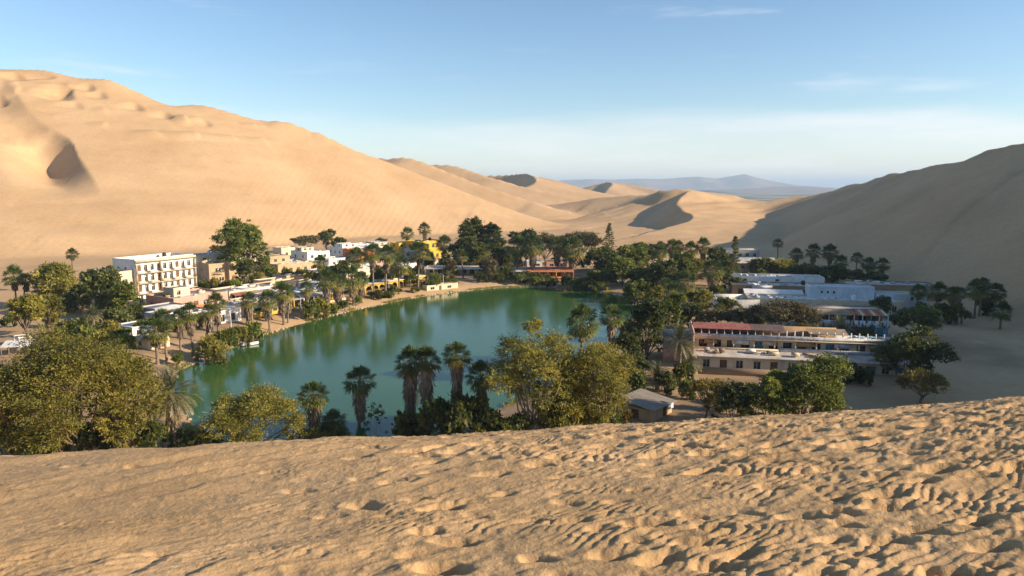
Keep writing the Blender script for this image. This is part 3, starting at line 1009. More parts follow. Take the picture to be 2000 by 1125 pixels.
KINDS = {
    # material, leaf length, leaf width, droop, clump spread, mean age, flat, bark, up
    'huarango': dict(m='L_OLIVE', leaf=.50, wid=.17, droop=.25, spread=.115, t=.5, flat=.15, bark='M_BARK', up=.5, z0=.16),
    'dry': dict(m='L_BROWN', leaf=.50, wid=.15, droop=.15, spread=.115, t=.45, flat=.5, bark='M_BARK', up=.6, z0=.42),
    'green': dict(m='L_GREEN', leaf=.42, wid=.26, droop=.2, spread=.12, t=.5, flat=.0, bark='M_BARK', up=.5, z0=.2),
    'ficus': dict(m='L_DARK', leaf=.42, wid=.27, droop=.1, spread=.125, t=.45, flat=.0, bark='M_BARK', up=.5, z0=.18),
    'gold': dict(m='L_GOLD', leaf=.45, wid=.15, droop=.15, spread=.11, t=.45, flat=.2, bark='M_BARK', up=.4, z0=.35),
}
_nt = [500]
def tree(kind, x, y, H, hw, label, group=None, n=None, dens=1.0, trunks=1, z0=None, lob=9, name=None, leafk=1.0, cat='tree', base_r=None, bark=None, shell=.55, zoff=0.0):
    _nt[0] += 1
    s = _nt[0]
    k = KINDS[kind]
    z = gz(x, y) - 0.05 + zoff
    root = empty(name or {'huarango': 'huarango_tree', 'dry': 'huarango_tree', 'green': 'leafy_tree', 'ficus': 'ficus_tree', 'gold': 'yellowing_tree'}[kind], (x, y, z))
    zb = H * (k['z0'] if z0 is None else z0)
    lobes = lobes_for(s, hw, zb, H, lob, k['flat'])
    area = hw * hw
    dist = math.hypot(x, y)
    lk = leafk * min(max(dist / 130.0, .72), 1.9)          # bigger sprays where single leaves cannot be seen
    per = 24
    ncl = int(dens * (n or (110 + 1050 * (hw / 7.5) ** 2 * max(1.0, min(2.0, (H - zb) / (1.3 * hw))))) / lk ** 1.25 / 1.75)
    P, D, N, L, W, T, ctr = crown_arrays(s, lobes, ncl, per, k['leaf'] * lk, k['wid'] * lk, k['droop'], shell, k['spread'], k['t'], k['up'])
    v, f = kite_leaves(P, D, N, L, W)
    link('crown', mesh_np('crown', v, f, globals()[k['m']], T), root)
    br = base_r or max(.09, min(.36, .024 * H))
    v, f = tubes(limb_paths(s, lobes, ctr, hw, zb, br, trunks))
    link('trunk', mesh_np('trunk', v, f, globals()[bark or k['bark']], smooth=True), root)
    tag(root, label, cat, group)
    return root
SHRUBS = {}
def shrub(kind, x, y, H, hw, label, group=None, name='shrub', dens=1.0, lob=7, leafk=.9):
    """bush cut from a few moulds per kind, turned and stretched to size"""
    _nt[0] += 1
    s = _nt[0]; r = random.Random(s)
    k = KINDS[kind]
    big = hw > 3.6
    key = (kind, big, s % 4)
    if key not in SHRUBS:
        ref = 4.5 if big else 2.4
        lobes = lobes_for(s, ref, .02, ref * 1.25, 9 if big else 6, 0)
        lk = .95 if big else 1.05
        P, D, N, L, W, T, ctr = crown_arrays(s, lobes, 330 if big else 125, 24, k['leaf'] * lk, k['wid'] * lk, k['droop'], .5, k['spread'] * 1.1, k['t'], k['up'])
        v, f = kite_leaves(P, D, N, L, W)
        c = mesh_np('foliage', v / ref, f, globals()[k['m']], T)
        v, f = tubes(limb_paths(s, lobes, ctr, ref, .3, .07, 3, 12))
        SHRUBS[key] = (c, mesh_np('stems', v / ref, f, M_BARK, smooth=True))
    c, t = SHRUBS[key]
    root = empty(name, (x, y, gz(x, y) - .05), r.uniform(0, 6.28))
    for nm, me in (('foliage', c), ('stems', t)):
        o = link(nm, me, root)
        o.scale = (hw, hw * r.uniform(.85, 1.15), H / 1.25)
    tag(root, label, 'shrub', group)
    return root

def conifer(x, y, H, hw, label, dense=1.0, m='L_DARK', name='conifer_tree', tiers=16):
    _nt[0] += 1
    s = _nt[0]; r = np.random.default_rng(s)
    root = empty(name, (x, y, gz(x, y) - .1))
    P, D, N, L, W, T = [], [], [], [], [], []
    for t in range(tiers):
        q = t / (tiers - 1)
        zc = H * (.10 + .88 * q); rad = hw * (1 - q) ** .8 * r.uniform(.75, 1.1) + .12
        for b in range(7):
            a = r.random() * 6.28
            for k in range(int(20 * dense)):
                u = r.random() ** .6
                P.append((math.cos(a) * rad * u + r.normal(0, .14), math.sin(a) * rad * u + r.normal(0, .14), zc + .25 * rad * u + r.normal(0, .16)))
                D.append((math.cos(a) + r.normal(0, .6), math.sin(a) + r.normal(0, .6), r.normal(.25, .5))); N.append(r.normal(0, 1, 3) + (0, 0, .6))
                L.append(r.uniform(.4, .8)); W.append(r.uniform(.1, .22)); T.append(np.clip(.25 + .5 * u + r.normal(0, .15), 0, 1))
    v, f = kite_leaves(np.array(P), np.array(D), np.array(N), np.array(L), np.array(W))
    link('crown', mesh_np('crown', v, f, globals()[m], T), root)
    v, f = tubes([([(0, 0, -.2), (0, 0, H * .5), (0, 0, H * .97)], [.28, .16, .04])])
    link('trunk', mesh_np('trunk', v, f, M_BARK, smooth=True), root)
    tag(root, label, 'tree')
    return root

def place(bx, by, ty, hw, zg=1.6):
    """pixel base, top row and half width -> x, y, height, half width in metres"""
    x, y = on_z(bx, by, zg)
    for _ in range(3):
        zg = gz(x, y)
        x, y = on_z(bx, by, zg)
    H = at_y(bx, ty, y)[2] - zg
    return x, y, max(H, .8), hw * math.hypot(y, CAM_Z - zg) / F

def palms(rows, label, group, **kw):
    for row in rows:
        bx, by, ty, hw = row[:4]
        k = dict(kw); k.update(row[4] if len(row) > 4 else {})
        x, y, H, w = place(bx, by, ty, hw)
        fan_palm(x, y, H, max(w, 1.5), label, group, **k)
def trees(rows, label, group, fn=None, **kw):
    for row in rows:
        kind, bx, by, ty, hw = row[:5]
        k = dict(kw); k.update(row[5] if len(row) > 5 else {})
        x, y, H, w = place(bx, by, ty, hw)
        lb = k.pop('label', None) or label.replace('{k}', {'huarango': 'olive', 'dry': 'brownish grey', 'green': 'bright green', 'ficus': 'dark green', 'gold': 'yellowing'}[kind])
        (fn or tree)(kind, x, y, H, w, lb, group, **k)

# ================================================================== the plants of the place
# ---- near the foot of the camera's dune
trees([('huarango', 40, 900, 690, 80, dict(dens=1.2, lob=16, z0=.03, label='huge olive huarango overhanging the grey tarpaulin shelter')), ('huarango', 175, 886, 640, 122, dict(dens=1.2, lob=24, trunks=2, z0=.04, label='broadest olive huarango of the thicket with two tangled trunks')), ('huarango', 254, 882, 664, 64, dict(dens=1.2, lob=16, z0=.08, label='olive huarango with long slanting limb reaching to the date palm'))],
      'huge olive green huarango with tangled limbs beside the feather palm', 'huarango thicket at the dune foot')
x, y, H, w = place(341, 874, 726, 50)
date_palm(x, y, H, w * 1.12, 'feather-leaved date palm with grey arching fronds at the water edge')
x, y, H, w = place(500, 884, 757, 92)
tree('huarango', x, y, H, w, 'dome shaped yellow green huarango with foliage down to the ground', z0=.03, dens=1.3, lob=12, shell=.7)
x, y, H, w = place(628, 878, 826, 42)
shrub('huarango', x, y, H, w, 'low spreading olive bush under the shorter lakeside palm', dens=1.4)
x, y, H, w = place(618, 878, 748, 27)
fan_palm(x, y, H, w, 'shaggy fan palm rising out of the low olive bush', skirt=.72, fat=1.15)
x, y, H, w = place(655, 872, 806, 24)
fan_palm(x, y, H, w, 'small dark green fan palm without a skirt by the water', skirt=.2)
x, y, H, w = place(702, 862, 720, 29)
fan_palm(x, y, H, w, 'solitary fan palm with long tapering dead skirt standing at the water', skirt=.66, fat=1.15)
palms([(803, 856, 684, 27), (837, 854, 678, 27)], 'one of twin fan palms with thick pale skirts side by side', 'twin palms', skirt=.78, fat=1.35)
x, y, H, w = place(887, 852, 670, 26)
fan_palm(x, y, H, w, 'fan palm rising behind dark bushes next to the twin palms', skirt=.6, fat=1.2)
x, y, H, w = place(940, 850, 712, 27)
fan_palm(x, y, H, w, 'dull fan palm half hidden by the white-stemmed tree', skirt=.5, fat=1.1)
trees([('ficus', 800, 872, 800, 34), ('ficus', 855, 870, 772, 42), ('ficus', 912, 868, 765, 42), ('ficus', 955, 866, 800, 34)],
      'dark dense bush in the thicket below the twin palms', 'dark bushes below the twin palms', fn=shrub, dens=1.1)
trees([('gold', 880, 866, 826, 26), ('huarango', 990, 862, 815, 26), ('huarango', 940, 872, 838, 20)], 'small spiky yellowish bush at the edge of the dark thicket', 'spiky bushes by the thicket', fn=shrub)
x, y, H, w = place(1045, 846, 640, 84)
tree('huarango', x, y, H, w, 'big open olive tree with pale branching stems above the sand brink', dens=1.1, lob=17, trunks=2, z0=.10, bark='M_BARKP', shell=.4)
x, y, H, w = place(1040, 835, 620, 22)
tree('huarango', x, y, H, w, 'thin grey-green tree whose small crown tops the pale-stemmed one', z0=.80, lob=5, dens=.45, base_r=.1)
x, y, H, w = place(1175, 842, 655, 72)
tree('huarango', x, y, H, w, 'broad yellow-olive tree standing next to the tin-patched hut', dens=1.25, lob=16, z0=.05)
x, y, H, w = place(1112, 850, 690, 52)
tree('huarango', x, y, H, w, 'olive crown joining the pale-stemmed tree to the yellow-olive one', dens=1.0, lob=12, z0=.08)
x, y, H, w = place(1110, 858, 780, 40)
shrub('huarango', x, y, H, w, 'leafy olive undergrowth between the two big lakeside trees')
palms([(1134, 745, 604, 31, dict(skirt=.3)), (1194, 728, 600, 23, dict(skirt=.5))], 'large fan palm against the water behind the yellow-olive tree', 'palms behind the big olive trees')
x, y, H, w = place(1218, 838, 800, 20)
shrub('gold', x, y, H, w, 'bright yellow-green bush against the hut wall')
x, y, H, w = place(735, 868, 778, 24)
tree('dry', x, y, H, w, 'nearly bare grey bush standing in the shallow water', z0=.1, dens=.16, lob=7, trunks=3, base_r=.06, name='bare_bush', cat='shrub')
x, y, H, w = place(370, 876, 838, 34)
shrub('ficus', x, y, H, w, 'dark low bush beneath the feather palm')

# ---- around the hut and below the terraced hostel
x, y, H, w = place(1378, 825, 735, 46)
tree('gold', x, y, H, w, 'orange-tinged flat huarango beside the hut', dens=1.1, z0=.4)
trees([('ficus', 1432, 850, 736, 40), ('green', 1500, 850, 722, 46, dict(dens=1.1))], '{k} tree in the clump below the terraced hostel', 'dark trees below the hostel', z0=.06)
x, y, H, w = place(1568, 842, 695, 72)
tree('green', x, y, H, w, 'bright green dense tree hiding the middle of the hostel front', dens=1.7, z0=.05, lob=14, shell=.7)
x, y, H, w = place(1625, 830, 765, 22)
shrub('ficus', x, y, H, w, 'small dark bush beside the bright green tree')
x, y, H, w = place(1792, 788, 718, 50)
tree('gold', x, y, H, w, 'lone golden tree with forked stem on open sand', dens=.9, z0=.33, trunks=2, lob=10)
x, y, H, w = place(1325, 752, 640, 38)
date_palm(x, y, H, w, 'tall bushy feather palm against the hostel end wall', var=1)
x, y, H, w = place(1283, 765, 714, 32)
date_palm(x, y, H, w, 'low feather palm sprouting behind the hut roof', var=1)
x, y, H, w = place(1345, 745, 690, 26)
date_palm(x, y, H, w, 'small feather palm under the tall bushy one', var=1)
x, y, H, w = place(1642, 752, 700, 26)
shrub('ficus', x, y, H, w, 'dim grey-green bush by the blue ground floor of the hostel')
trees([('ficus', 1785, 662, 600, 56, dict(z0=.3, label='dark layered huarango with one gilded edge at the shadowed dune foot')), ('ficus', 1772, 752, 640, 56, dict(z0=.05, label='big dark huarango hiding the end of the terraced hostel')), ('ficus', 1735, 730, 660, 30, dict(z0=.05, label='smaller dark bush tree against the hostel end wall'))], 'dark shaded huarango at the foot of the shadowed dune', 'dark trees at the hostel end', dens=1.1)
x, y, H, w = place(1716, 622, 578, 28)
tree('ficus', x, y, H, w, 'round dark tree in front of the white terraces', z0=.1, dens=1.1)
x, y, H, w = place(1640, 672, 622, 26)
date_palm(x, y, H, w, 'shaded palm in front of the mural building', var=1)
x, y, H, w = place(1528, 668, 584, 62)
tree('dry', x, y, H, w, 'wide umbrella shaped huarango between hostel and white terraces', dens=1.5, z0=.35, lob=12)
x, y, H, w = place(1575, 672, 632, 32)
tree('huarango', x, y, H, w, 'low huarango leaning out under the umbrella shaped one', z0=.3)
trees([('dry', 1395, 650, 600, 34), ('dry', 1445, 655, 598, 36), ('huarango', 1475, 660, 622, 24)], 'brownish flat bush tree behind the red hostel roof', 'scrub behind the hostel roof', dens=1.1, z0=.2)
x, y, H, w = place(1262, 702, 574, 46)
tree('ficus', x, y, H, w, 'tall round black-green ficus overhanging the lagoon', dens=1.4, z0=.05, lob=12, shell=.7)
x, y, H, w = place(1225, 722, 640, 34)
tree('ficus', x, y, H, w, 'dark bushy tree below the overhanging ficus', z0=.08)
trees([('green', 1305, 655, 570, 34), ('ficus', 1345, 640, 590, 32), ('huarango', 1365, 612, 560, 28)], '{k} leafy tree between the ficus and the hostel terraces', 'trees beside the overhanging ficus', dens=1.1, z0=.1)

# ---- palms at the foot of the shadowed dune
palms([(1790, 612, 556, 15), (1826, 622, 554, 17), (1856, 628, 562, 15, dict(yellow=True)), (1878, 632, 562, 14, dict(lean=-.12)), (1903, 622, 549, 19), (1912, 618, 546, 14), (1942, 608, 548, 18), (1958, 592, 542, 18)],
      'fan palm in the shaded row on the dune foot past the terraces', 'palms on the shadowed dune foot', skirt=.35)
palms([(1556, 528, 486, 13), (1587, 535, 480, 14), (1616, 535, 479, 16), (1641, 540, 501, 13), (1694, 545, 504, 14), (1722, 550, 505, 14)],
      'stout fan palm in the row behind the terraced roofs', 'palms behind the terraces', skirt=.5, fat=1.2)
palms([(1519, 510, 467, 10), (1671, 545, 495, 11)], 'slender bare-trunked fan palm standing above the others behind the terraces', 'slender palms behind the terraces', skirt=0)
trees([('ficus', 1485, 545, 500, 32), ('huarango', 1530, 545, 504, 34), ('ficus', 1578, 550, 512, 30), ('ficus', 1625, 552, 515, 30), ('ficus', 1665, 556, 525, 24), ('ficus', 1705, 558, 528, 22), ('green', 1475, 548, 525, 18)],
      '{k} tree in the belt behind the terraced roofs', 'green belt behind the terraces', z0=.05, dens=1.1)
# ---- grove at the head of the lagoon
palms([(1291, 548, 482, 13), (1311, 545, 471, 13), (1327, 545, 471, 12), (1346, 545, 475, 14), (1371, 545, 468, 15)], 'fan palm in the close row above the grove canopy', 'palm row in the grove', skirt=.55, fat=1.2)
palms([(1312, 612, 556, 17), (1336, 590, 535, 19), (1388, 580, 508, 21, dict(fat=1.6, skirt=.85)), (1300, 585, 545, 14)], 'shaggy overgrown fan palm in the grove beside the lagoon end', 'shaggy palms in the grove', skirt=.6, fat=1.2)
x, y, H, w = place(1432, 560, 462, 15)
conifer(x, y, H, w, 'dark spire shaped conifer rising over the grove', dense=2.4)
x, y, H, w = place(1189, 508, 436, 15)
conifer(x, y, H, w, 'narrow ragged conifer standing against the lit sand', dense=2.6, m='L_DARK')
trees([('ficus', 1165, 530, 480, 34), ('ficus', 1200, 540, 487, 32), ('green', 1235, 535, 474, 36), ('ficus', 1270, 530, 472, 36), ('green', 1215, 560, 500, 38), ('ficus', 1255, 575, 515, 36), ('green', 1240, 590, 545, 26),
       ('ficus', 1292, 575, 505, 30), ('green', 1330, 560, 488, 28), ('ficus', 1400, 545, 478, 28), ('huarango', 1360, 550, 500, 26), ('ficus', 1412, 570, 510, 22), ('huarango', 1275, 600, 560, 22), ('gold', 1262, 598, 566, 12), ('ficus', 1185, 556, 530, 24)],
      '{k} tree in the dense grove at the head of the lagoon', 'grove at the lagoon head', z0=.06, dens=1.1)
trees([('ficus', 925, 515, 421, 30), ('ficus', 962, 515, 432, 24)], 'tallest dark tree of the grove, standing up against the lit dune', 'tall dark trees', dens=1.3, z0=.15, lob=11)
trees([('ficus', 912, 528, 456, 34), ('ficus', 965, 525, 465, 30), ('green', 930, 530, 470, 22), ('ficus', 1000, 528, 478, 28)], 'dark green tree below the tallest ones beside the yellow guesthouse', 'dark trees by the yellow guesthouse', dens=1.2, z0=.08)
trees([('ficus', 1025, 520, 448, 36), ('dry', 1065, 520, 452, 34), ('dry', 1135, 515, 449, 44), ('ficus', 1100, 530, 478, 22)], 'wide {k} flat-topped tree behind the orange restaurant', 'flat-topped trees behind the orange restaurant', dens=1.3, z0=.3, lob=11)
palms([(1010, 562, 486, 22), (1040, 565, 486, 19), (1090, 562, 488, 18), (1118, 565, 490, 23)], 'fat-skirted fan palm on the shore before the orange restaurant', 'palms before the orange restaurant', skirt=.68, fat=1.5)
trees([('dry', 955, 570, 518, 19, dict(z0=.1)), ('dry', 876, 566, 516, 17)], 'grey-green feathery tree on the shore by the low cream wall', 'feathery shore trees')
trees([('ficus', 990, 566, 540, 18), ('ficus', 1030, 568, 548, 16), ('ficus', 1062, 570, 552, 14), ('ficus', 1105, 573, 552, 16), ('green', 1140, 578, 556, 18), ('green', 1172, 582, 562, 14), ('ficus', 970, 568, 545, 12)],
      'low {k} shrub along the far shore below the orange restaurant', 'far shore shrubs', fn=shrub)

# ---- sunny bank
palms([(905, 566, 510, 14)], 'thin fan palm on the sand tip by the low cream wall', None, skirt=.3)
palms([(730, 592, 487, 18), (753, 585, 487, 18), (780, 584, 509, 22), (817, 583, 495, 23)], 'tall fan palm on the sand in front of the yellow arcade', 'palms before the yellow arcade', skirt=.42)
palms([(640, 616, 536, 20), (660, 616, 547, 17), (690, 607, 536, 20), (703, 606, 546, 15)], 'fan palm with long brown skirt where the bank bends', 'clustered palms on the bank', skirt=.72, fat=1.35)
palms([(527, 650, 576, 18), (555, 641, 560, 19), (563, 638, 566, 14)], 'fan palm with bulging skirt on the open sandy bank', 'palms on the open bank', skirt=.66, fat=1.35)
palms([(603, 626, 558, 14)], 'slim fan palm rising from green shrubs on the bank', None, skirt=.35)
palms([(354, 700, 608, 16), (377, 698, 597, 18), (403, 690, 595, 15), (428, 678, 577, 17), (482, 668, 577, 16)], 'fan palm of the row in front of the terracotta building', 'palms before the terracotta building', skirt=.5, fat=1.2)
palms([(308, 712, 622, 27), (326, 706, 606, 20)], 'full yellow-green fan palm next to the small white huts', 'full palms by the white huts', skirt=.45, fat=1.2)
palms([(626, 556, 502, 14), (697, 548, 487, 19)], 'fan palm growing between the rows of white houses', 'palms between the white houses', skirt=.45)
palms([(798, 500, 446, 13), (830, 515, 437, 12), (872, 522, 464, 15), (945, 528, 478, 13), (910, 500, 452, 11)], 'fan palm beside the yellow guesthouse', 'palms by the yellow guesthouse', skirt=.4)
palms([(33, 600, 524, 18), (47, 596, 535, 14)], 'fan palm at the foot of the lit dune behind the umbrella huarango', 'palms at the lit dune foot', skirt=.45)
palms([(146, 572, 487, 11)], 'slender fan palm standing above the trees by the white hotel', None, skirt=.15)
x, y, H, w = place(185, 668, 600, 20)
date_palm(x, y, H, w, 'feather palm in front of the hotel trees', var=1)
trees([('huarango', 108, 600, 508, 50, dict(lob=11))], 'wide olive huarango with several stems near the dune foot', None, dens=1.2, trunks=3)
trees([('ficus', 200, 615, 514, 46)], 'tall dark green tree covering the hotel annex', None, dens=1.3, z0=.0, lob=16)
trees([('green', 243, 625, 550, 32)], 'bright green tree in front of the white hotel corner', None, dens=1.2, z0=.08)
trees([('huarango', 56, 676, 572, 44), ('huarango', 92, 662, 575, 40)], 'umbrella shaped olive huarango with bare stem by the dirt track', 'umbrella huarangos by the track', dens=1.2, z0=.42)
trees([('green', 135, 668, 625, 30), ('ficus', 160, 655, 618, 28), ('huarango', 215, 668, 625, 26), ('green', 170, 690, 635, 30), ('green', 240, 672, 640, 18)], '{k} bush between the hotel and the big thicket', 'bushes below the hotel', fn=shrub)
trees([('green', 480, 545, 428, 44)], 'tallest leafy tree of the sunny village beside the tan house', None, dens=1.2, z0=.08, lob=18)
trees([('ficus', 480, 565, 500, 19), ('green', 455, 520, 470, 22)], '{k} leafy tree under the tallest one by the tan house', 'small trees by the tan house', z0=.05)
trees([('dry', 595, 492, 457, 28), ('ficus', 638, 490, 449, 19), ('ficus', 664, 492, 461, 16), ('dry', 425, 500, 478, 15), ('dry', 745, 486, 464, 14)], '{k} bushy tree at the dune edge behind the white houses', 'trees behind the white houses', z0=.15, dens=1.1)
trees([('green', 392, 574, 545, 16), ('huarango', 418, 576, 543, 16), ('gold', 440, 576, 546, 14), ('green', 462, 578, 545, 15), ('green', 330, 600, 572, 14), ('huarango', 500, 560, 532, 16), ('green', 535, 552, 522, 16), ('huarango', 560, 552, 522, 14), ('green', 590, 552, 524, 16), ('gold', 612, 552, 528, 12), ('green', 650, 550, 520, 16), ('ficus', 668, 552, 506, 18), ('ficus', 740, 560, 515, 18), ('ficus', 765, 558, 510, 16), ('ficus', 800, 560, 520, 16), ('green', 850, 556, 532, 16), ('huarango', 870, 520, 490, 12), ('green', 838, 525, 492, 14)],
      '{k} garden shrub among the low flat-roofed houses', 'garden shrubs among the houses', fn=shrub)
trees([('huarango', 408, 712, 662, 26), ('green', 440, 700, 648, 26), ('huarango', 468, 684, 640, 24), ('green', 495, 676, 634, 22), ('huarango', 425, 722, 680, 20), ('green', 348, 716, 690, 14)], 'sprawling {k} shrub on the shore below the terracotta building', 'shore shrubs before the terracotta building', fn=shrub)
trees([('green', 608, 640, 598, 20), ('huarango', 632, 632, 594, 22), ('green', 648, 626, 606, 14)], 'sunlit green shrub under the slim bank palm', 'shrubs under the slim palm', fn=shrub)
trees([('green', 672, 622, 600, 13), ('ficus', 735, 602, 584, 16), ('ficus', 768, 597, 574, 15), ('green', 755, 600, 586, 14), ('green', 812, 590, 578, 12), ('green', 850, 580, 568, 12), ('ficus', 838, 584, 566, 12), ('green', 888, 576, 566, 10), ('green', 700, 612, 592, 10)],
      '{k} rounded shrub at the waterline before the arcade', 'waterline shrubs', fn=shrub)

# undergrowth that closes the thicket towards the brink
trees([('huarango', 20, 905, 815, 34), ('ficus', 75, 898, 828, 36), ('huarango', 130, 892, 810, 30), ('ficus', 178, 888, 822, 34), ('huarango', 235, 884, 800, 36), ('ficus', 285, 880, 815, 34), ('ficus', 318, 876, 826, 28), ('ficus', 400, 876, 842, 28)],
      '{k} undergrowth bush beneath the huarango thicket', 'undergrowth of the thicket', fn=shrub)
trees([('ficus', 1010, 862, 806, 30), ('huarango', 1085, 856, 800, 34), ('huarango', 1150, 850, 800, 34), ('ficus', 1195, 846, 808, 26)], '{k} undergrowth bush around the pale-stemmed tree', 'undergrowth by the pale-stemmed tree', fn=shrub)
trees([('green', 848, 581, 562, 12), ('ficus', 866, 577, 560, 11), ('green', 884, 573, 560, 9)], '{k} shrub crowding the low cream wall', 'shrubs at the cream wall', fn=shrub)

# more of the green that closes the far shore and the village gaps
trees([('ficus', 942, 572, 548, 16), ('green', 975, 570, 552, 15), ('ficus', 1012, 571, 550, 15), ('green', 1048, 572, 556, 13), ('ficus', 1078, 574, 556, 14), ('green', 1122, 578, 558, 14), ('ficus', 1152, 582, 560, 15), ('green', 1160, 572, 550, 16)],
      '{k} bush overhanging the far shore of the lagoon', 'bushes along the far shore', fn=shrub)
trees([('ficus', 160, 610, 560, 26), ('green', 132, 612, 572, 20), ('ficus', 225, 640, 600, 26), ('ficus', 262, 630, 592, 18), ('green', 275, 655, 625, 16), ('ficus', 20, 640, 610, 14), ('huarango', 100, 640, 612, 20), ('huarango', 205, 690, 645, 24), ('green', 250, 690, 652, 20), ('ficus', 125, 690, 640, 26)],
      '{k} scrub filling the gap between hotel trees and thicket', 'scrub by the hotel trees', fn=shrub)
trees([('green', 296, 650, 622, 12), ('green', 350, 648, 622, 12), ('huarango', 392, 640, 612, 12), ('green', 415, 632, 606, 12), ('ficus', 450, 625, 602, 12), ('green', 505, 612, 588, 12), ('ficus', 575, 600, 576, 12), ('green', 620, 588, 566, 12), ('ficus', 712, 566, 540, 14), ('ficus', 675, 572, 545, 12), ('green', 735, 545, 522, 12), ('green', 780, 545, 520, 14), ('ficus', 815, 545, 520, 14), ('ficus', 880, 540, 515, 14), ('ficus', 905, 530, 505, 14), ('green', 855, 510, 485, 12), ('ficus', 520, 540, 515, 14), ('ficus', 720, 525, 500, 12)],
      '{k} yard bush tucked between palms and flat roofs', 'yard bushes behind the bank', fn=shrub)

trees([('ficus', 1245, 775, 722, 26), ('ficus', 1300, 768, 722, 24), ('green', 1338, 778, 742, 18), ('ficus', 1330, 752, 705, 24), ('huarango', 1400, 800, 765, 20), ('ficus', 1470, 790, 745, 24), ('ficus', 1240, 735, 690, 26), ('ficus', 1660, 745, 705, 22), ('ficus', 1690, 752, 715, 18)],
      '{k} bush on the slope around hut and hostel', 'bushes around the hut', fn=shrub)
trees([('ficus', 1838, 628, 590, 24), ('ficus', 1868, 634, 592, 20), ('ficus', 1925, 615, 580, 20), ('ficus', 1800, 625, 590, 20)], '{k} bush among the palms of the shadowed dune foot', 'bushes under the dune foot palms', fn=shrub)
trees([('huarango', 1480, 625, 600, 22), ('ficus', 1415, 615, 580, 24), ('green', 1400, 590, 555, 20), ('ficus', 1440, 570, 540, 18), ('huarango', 1600, 655, 625, 20), ('ficus', 1690, 665, 640, 20), ('green', 1610, 640, 615, 14)], '{k} bush growing between the terraces', 'bushes between the terraces', fn=shrub)

# ================================================================== buildings
W_WHITE = mat('white_plaster', (0.76, 0.72, 0.65), stain=.25, scale=.8, vary=.08)
W_CREAM = mat('cream_plaster', (0.62, 0.52, 0.36), stain=.35, scale=.8, vary=.1)
W_TAN = mat('tan_plaster', (0.46, 0.34, 0.20), stain=.35, scale=.8, vary=.12)
W_GREY = mat('grey_plaster', (0.42, 0.40, 0.37), stain=.4, scale=.8, vary=.12)
W_YELLOW = mat('yellow_paint', (0.62, 0.40, 0.05), stain=.3, scale=.8, vary=.12)
W_ORANGE = mat('orange_paint', (0.52, 0.17, 0.05), stain=.3, scale=.8, vary=.12)
W_BLUE = mat('blue_paint', (0.10, 0.32, 0.42), stain=.3, scale=.8, vary=.12)
W_PALE = mat('pale_blue_plaster', (0.55, 0.60, 0.63), stain=.35, scale=.8, vary=.1)
W_BROWN = mat('brown_plaster', (0.30, 0.20, 0.12), stain=.35, scale=.8, vary=.15)
W_PINK = mat('pink_plaster', (0.56, 0.33, 0.25), stain=.35, scale=.8, vary=.12)
R_GREY = mat('roof_screed', (0.50, 0.45, 0.38), stain=.6, scale=.6, vary=.18)
R_WHITE = mat('white_roof', (0.70, 0.68, 0.64), stain=.55, scale=.5, vary=.12)
R_RED = mat('red_sheet_roof', (0.30, 0.105, 0.08), stain=.4, scale=1.2, vary=.25)
R_TERRA = mat('terracotta_roof', (0.48, 0.17, 0.08), stain=.4, scale=1.2, vary=.2)
R_REED = mat('reed_roof', (0.30, 0.22, 0.14), stain=.4, scale=1.2, vary=.3)
R_TIN = mat('corrugated_tin', (0.27, 0.23, 0.18), rough=.7, stain=.55, scale=.8, vary=.18, metallic=.1)
G_PANE = mat('window_glass', (0.030, 0.035, 0.042), rough=.12, vary=.3, spec=.5)
M_FRAME = mat('window_frame', (0.50, 0.44, 0.36), vary=.15)
M_DFRAME = mat('dark_frame', (0.12, 0.08, 0.05), vary=.15)
M_DOOR = mat('wood_door', (0.17, 0.09, 0.045), vary=.25, scale=2)
M_DOORB = mat('blue_door', (0.06, 0.20, 0.30), vary=.2)
M_RAIL = mat('railing', (0.58, 0.50, 0.38), vary=.15)
M_POST = mat('timber_post', (0.24, 0.16, 0.09), vary=.25)
M_PLAST = mat('white_plastic', (0.75, 0.75, 0.74), rough=.4, vary=.05)
M_TANK = mat('black_tank', (0.035, 0.035, 0.04), rough=.5, vary=.2)
M_TARP = mat('blue_tarp', (0.22, 0.40, 0.50), rough=.6, vary=.15)

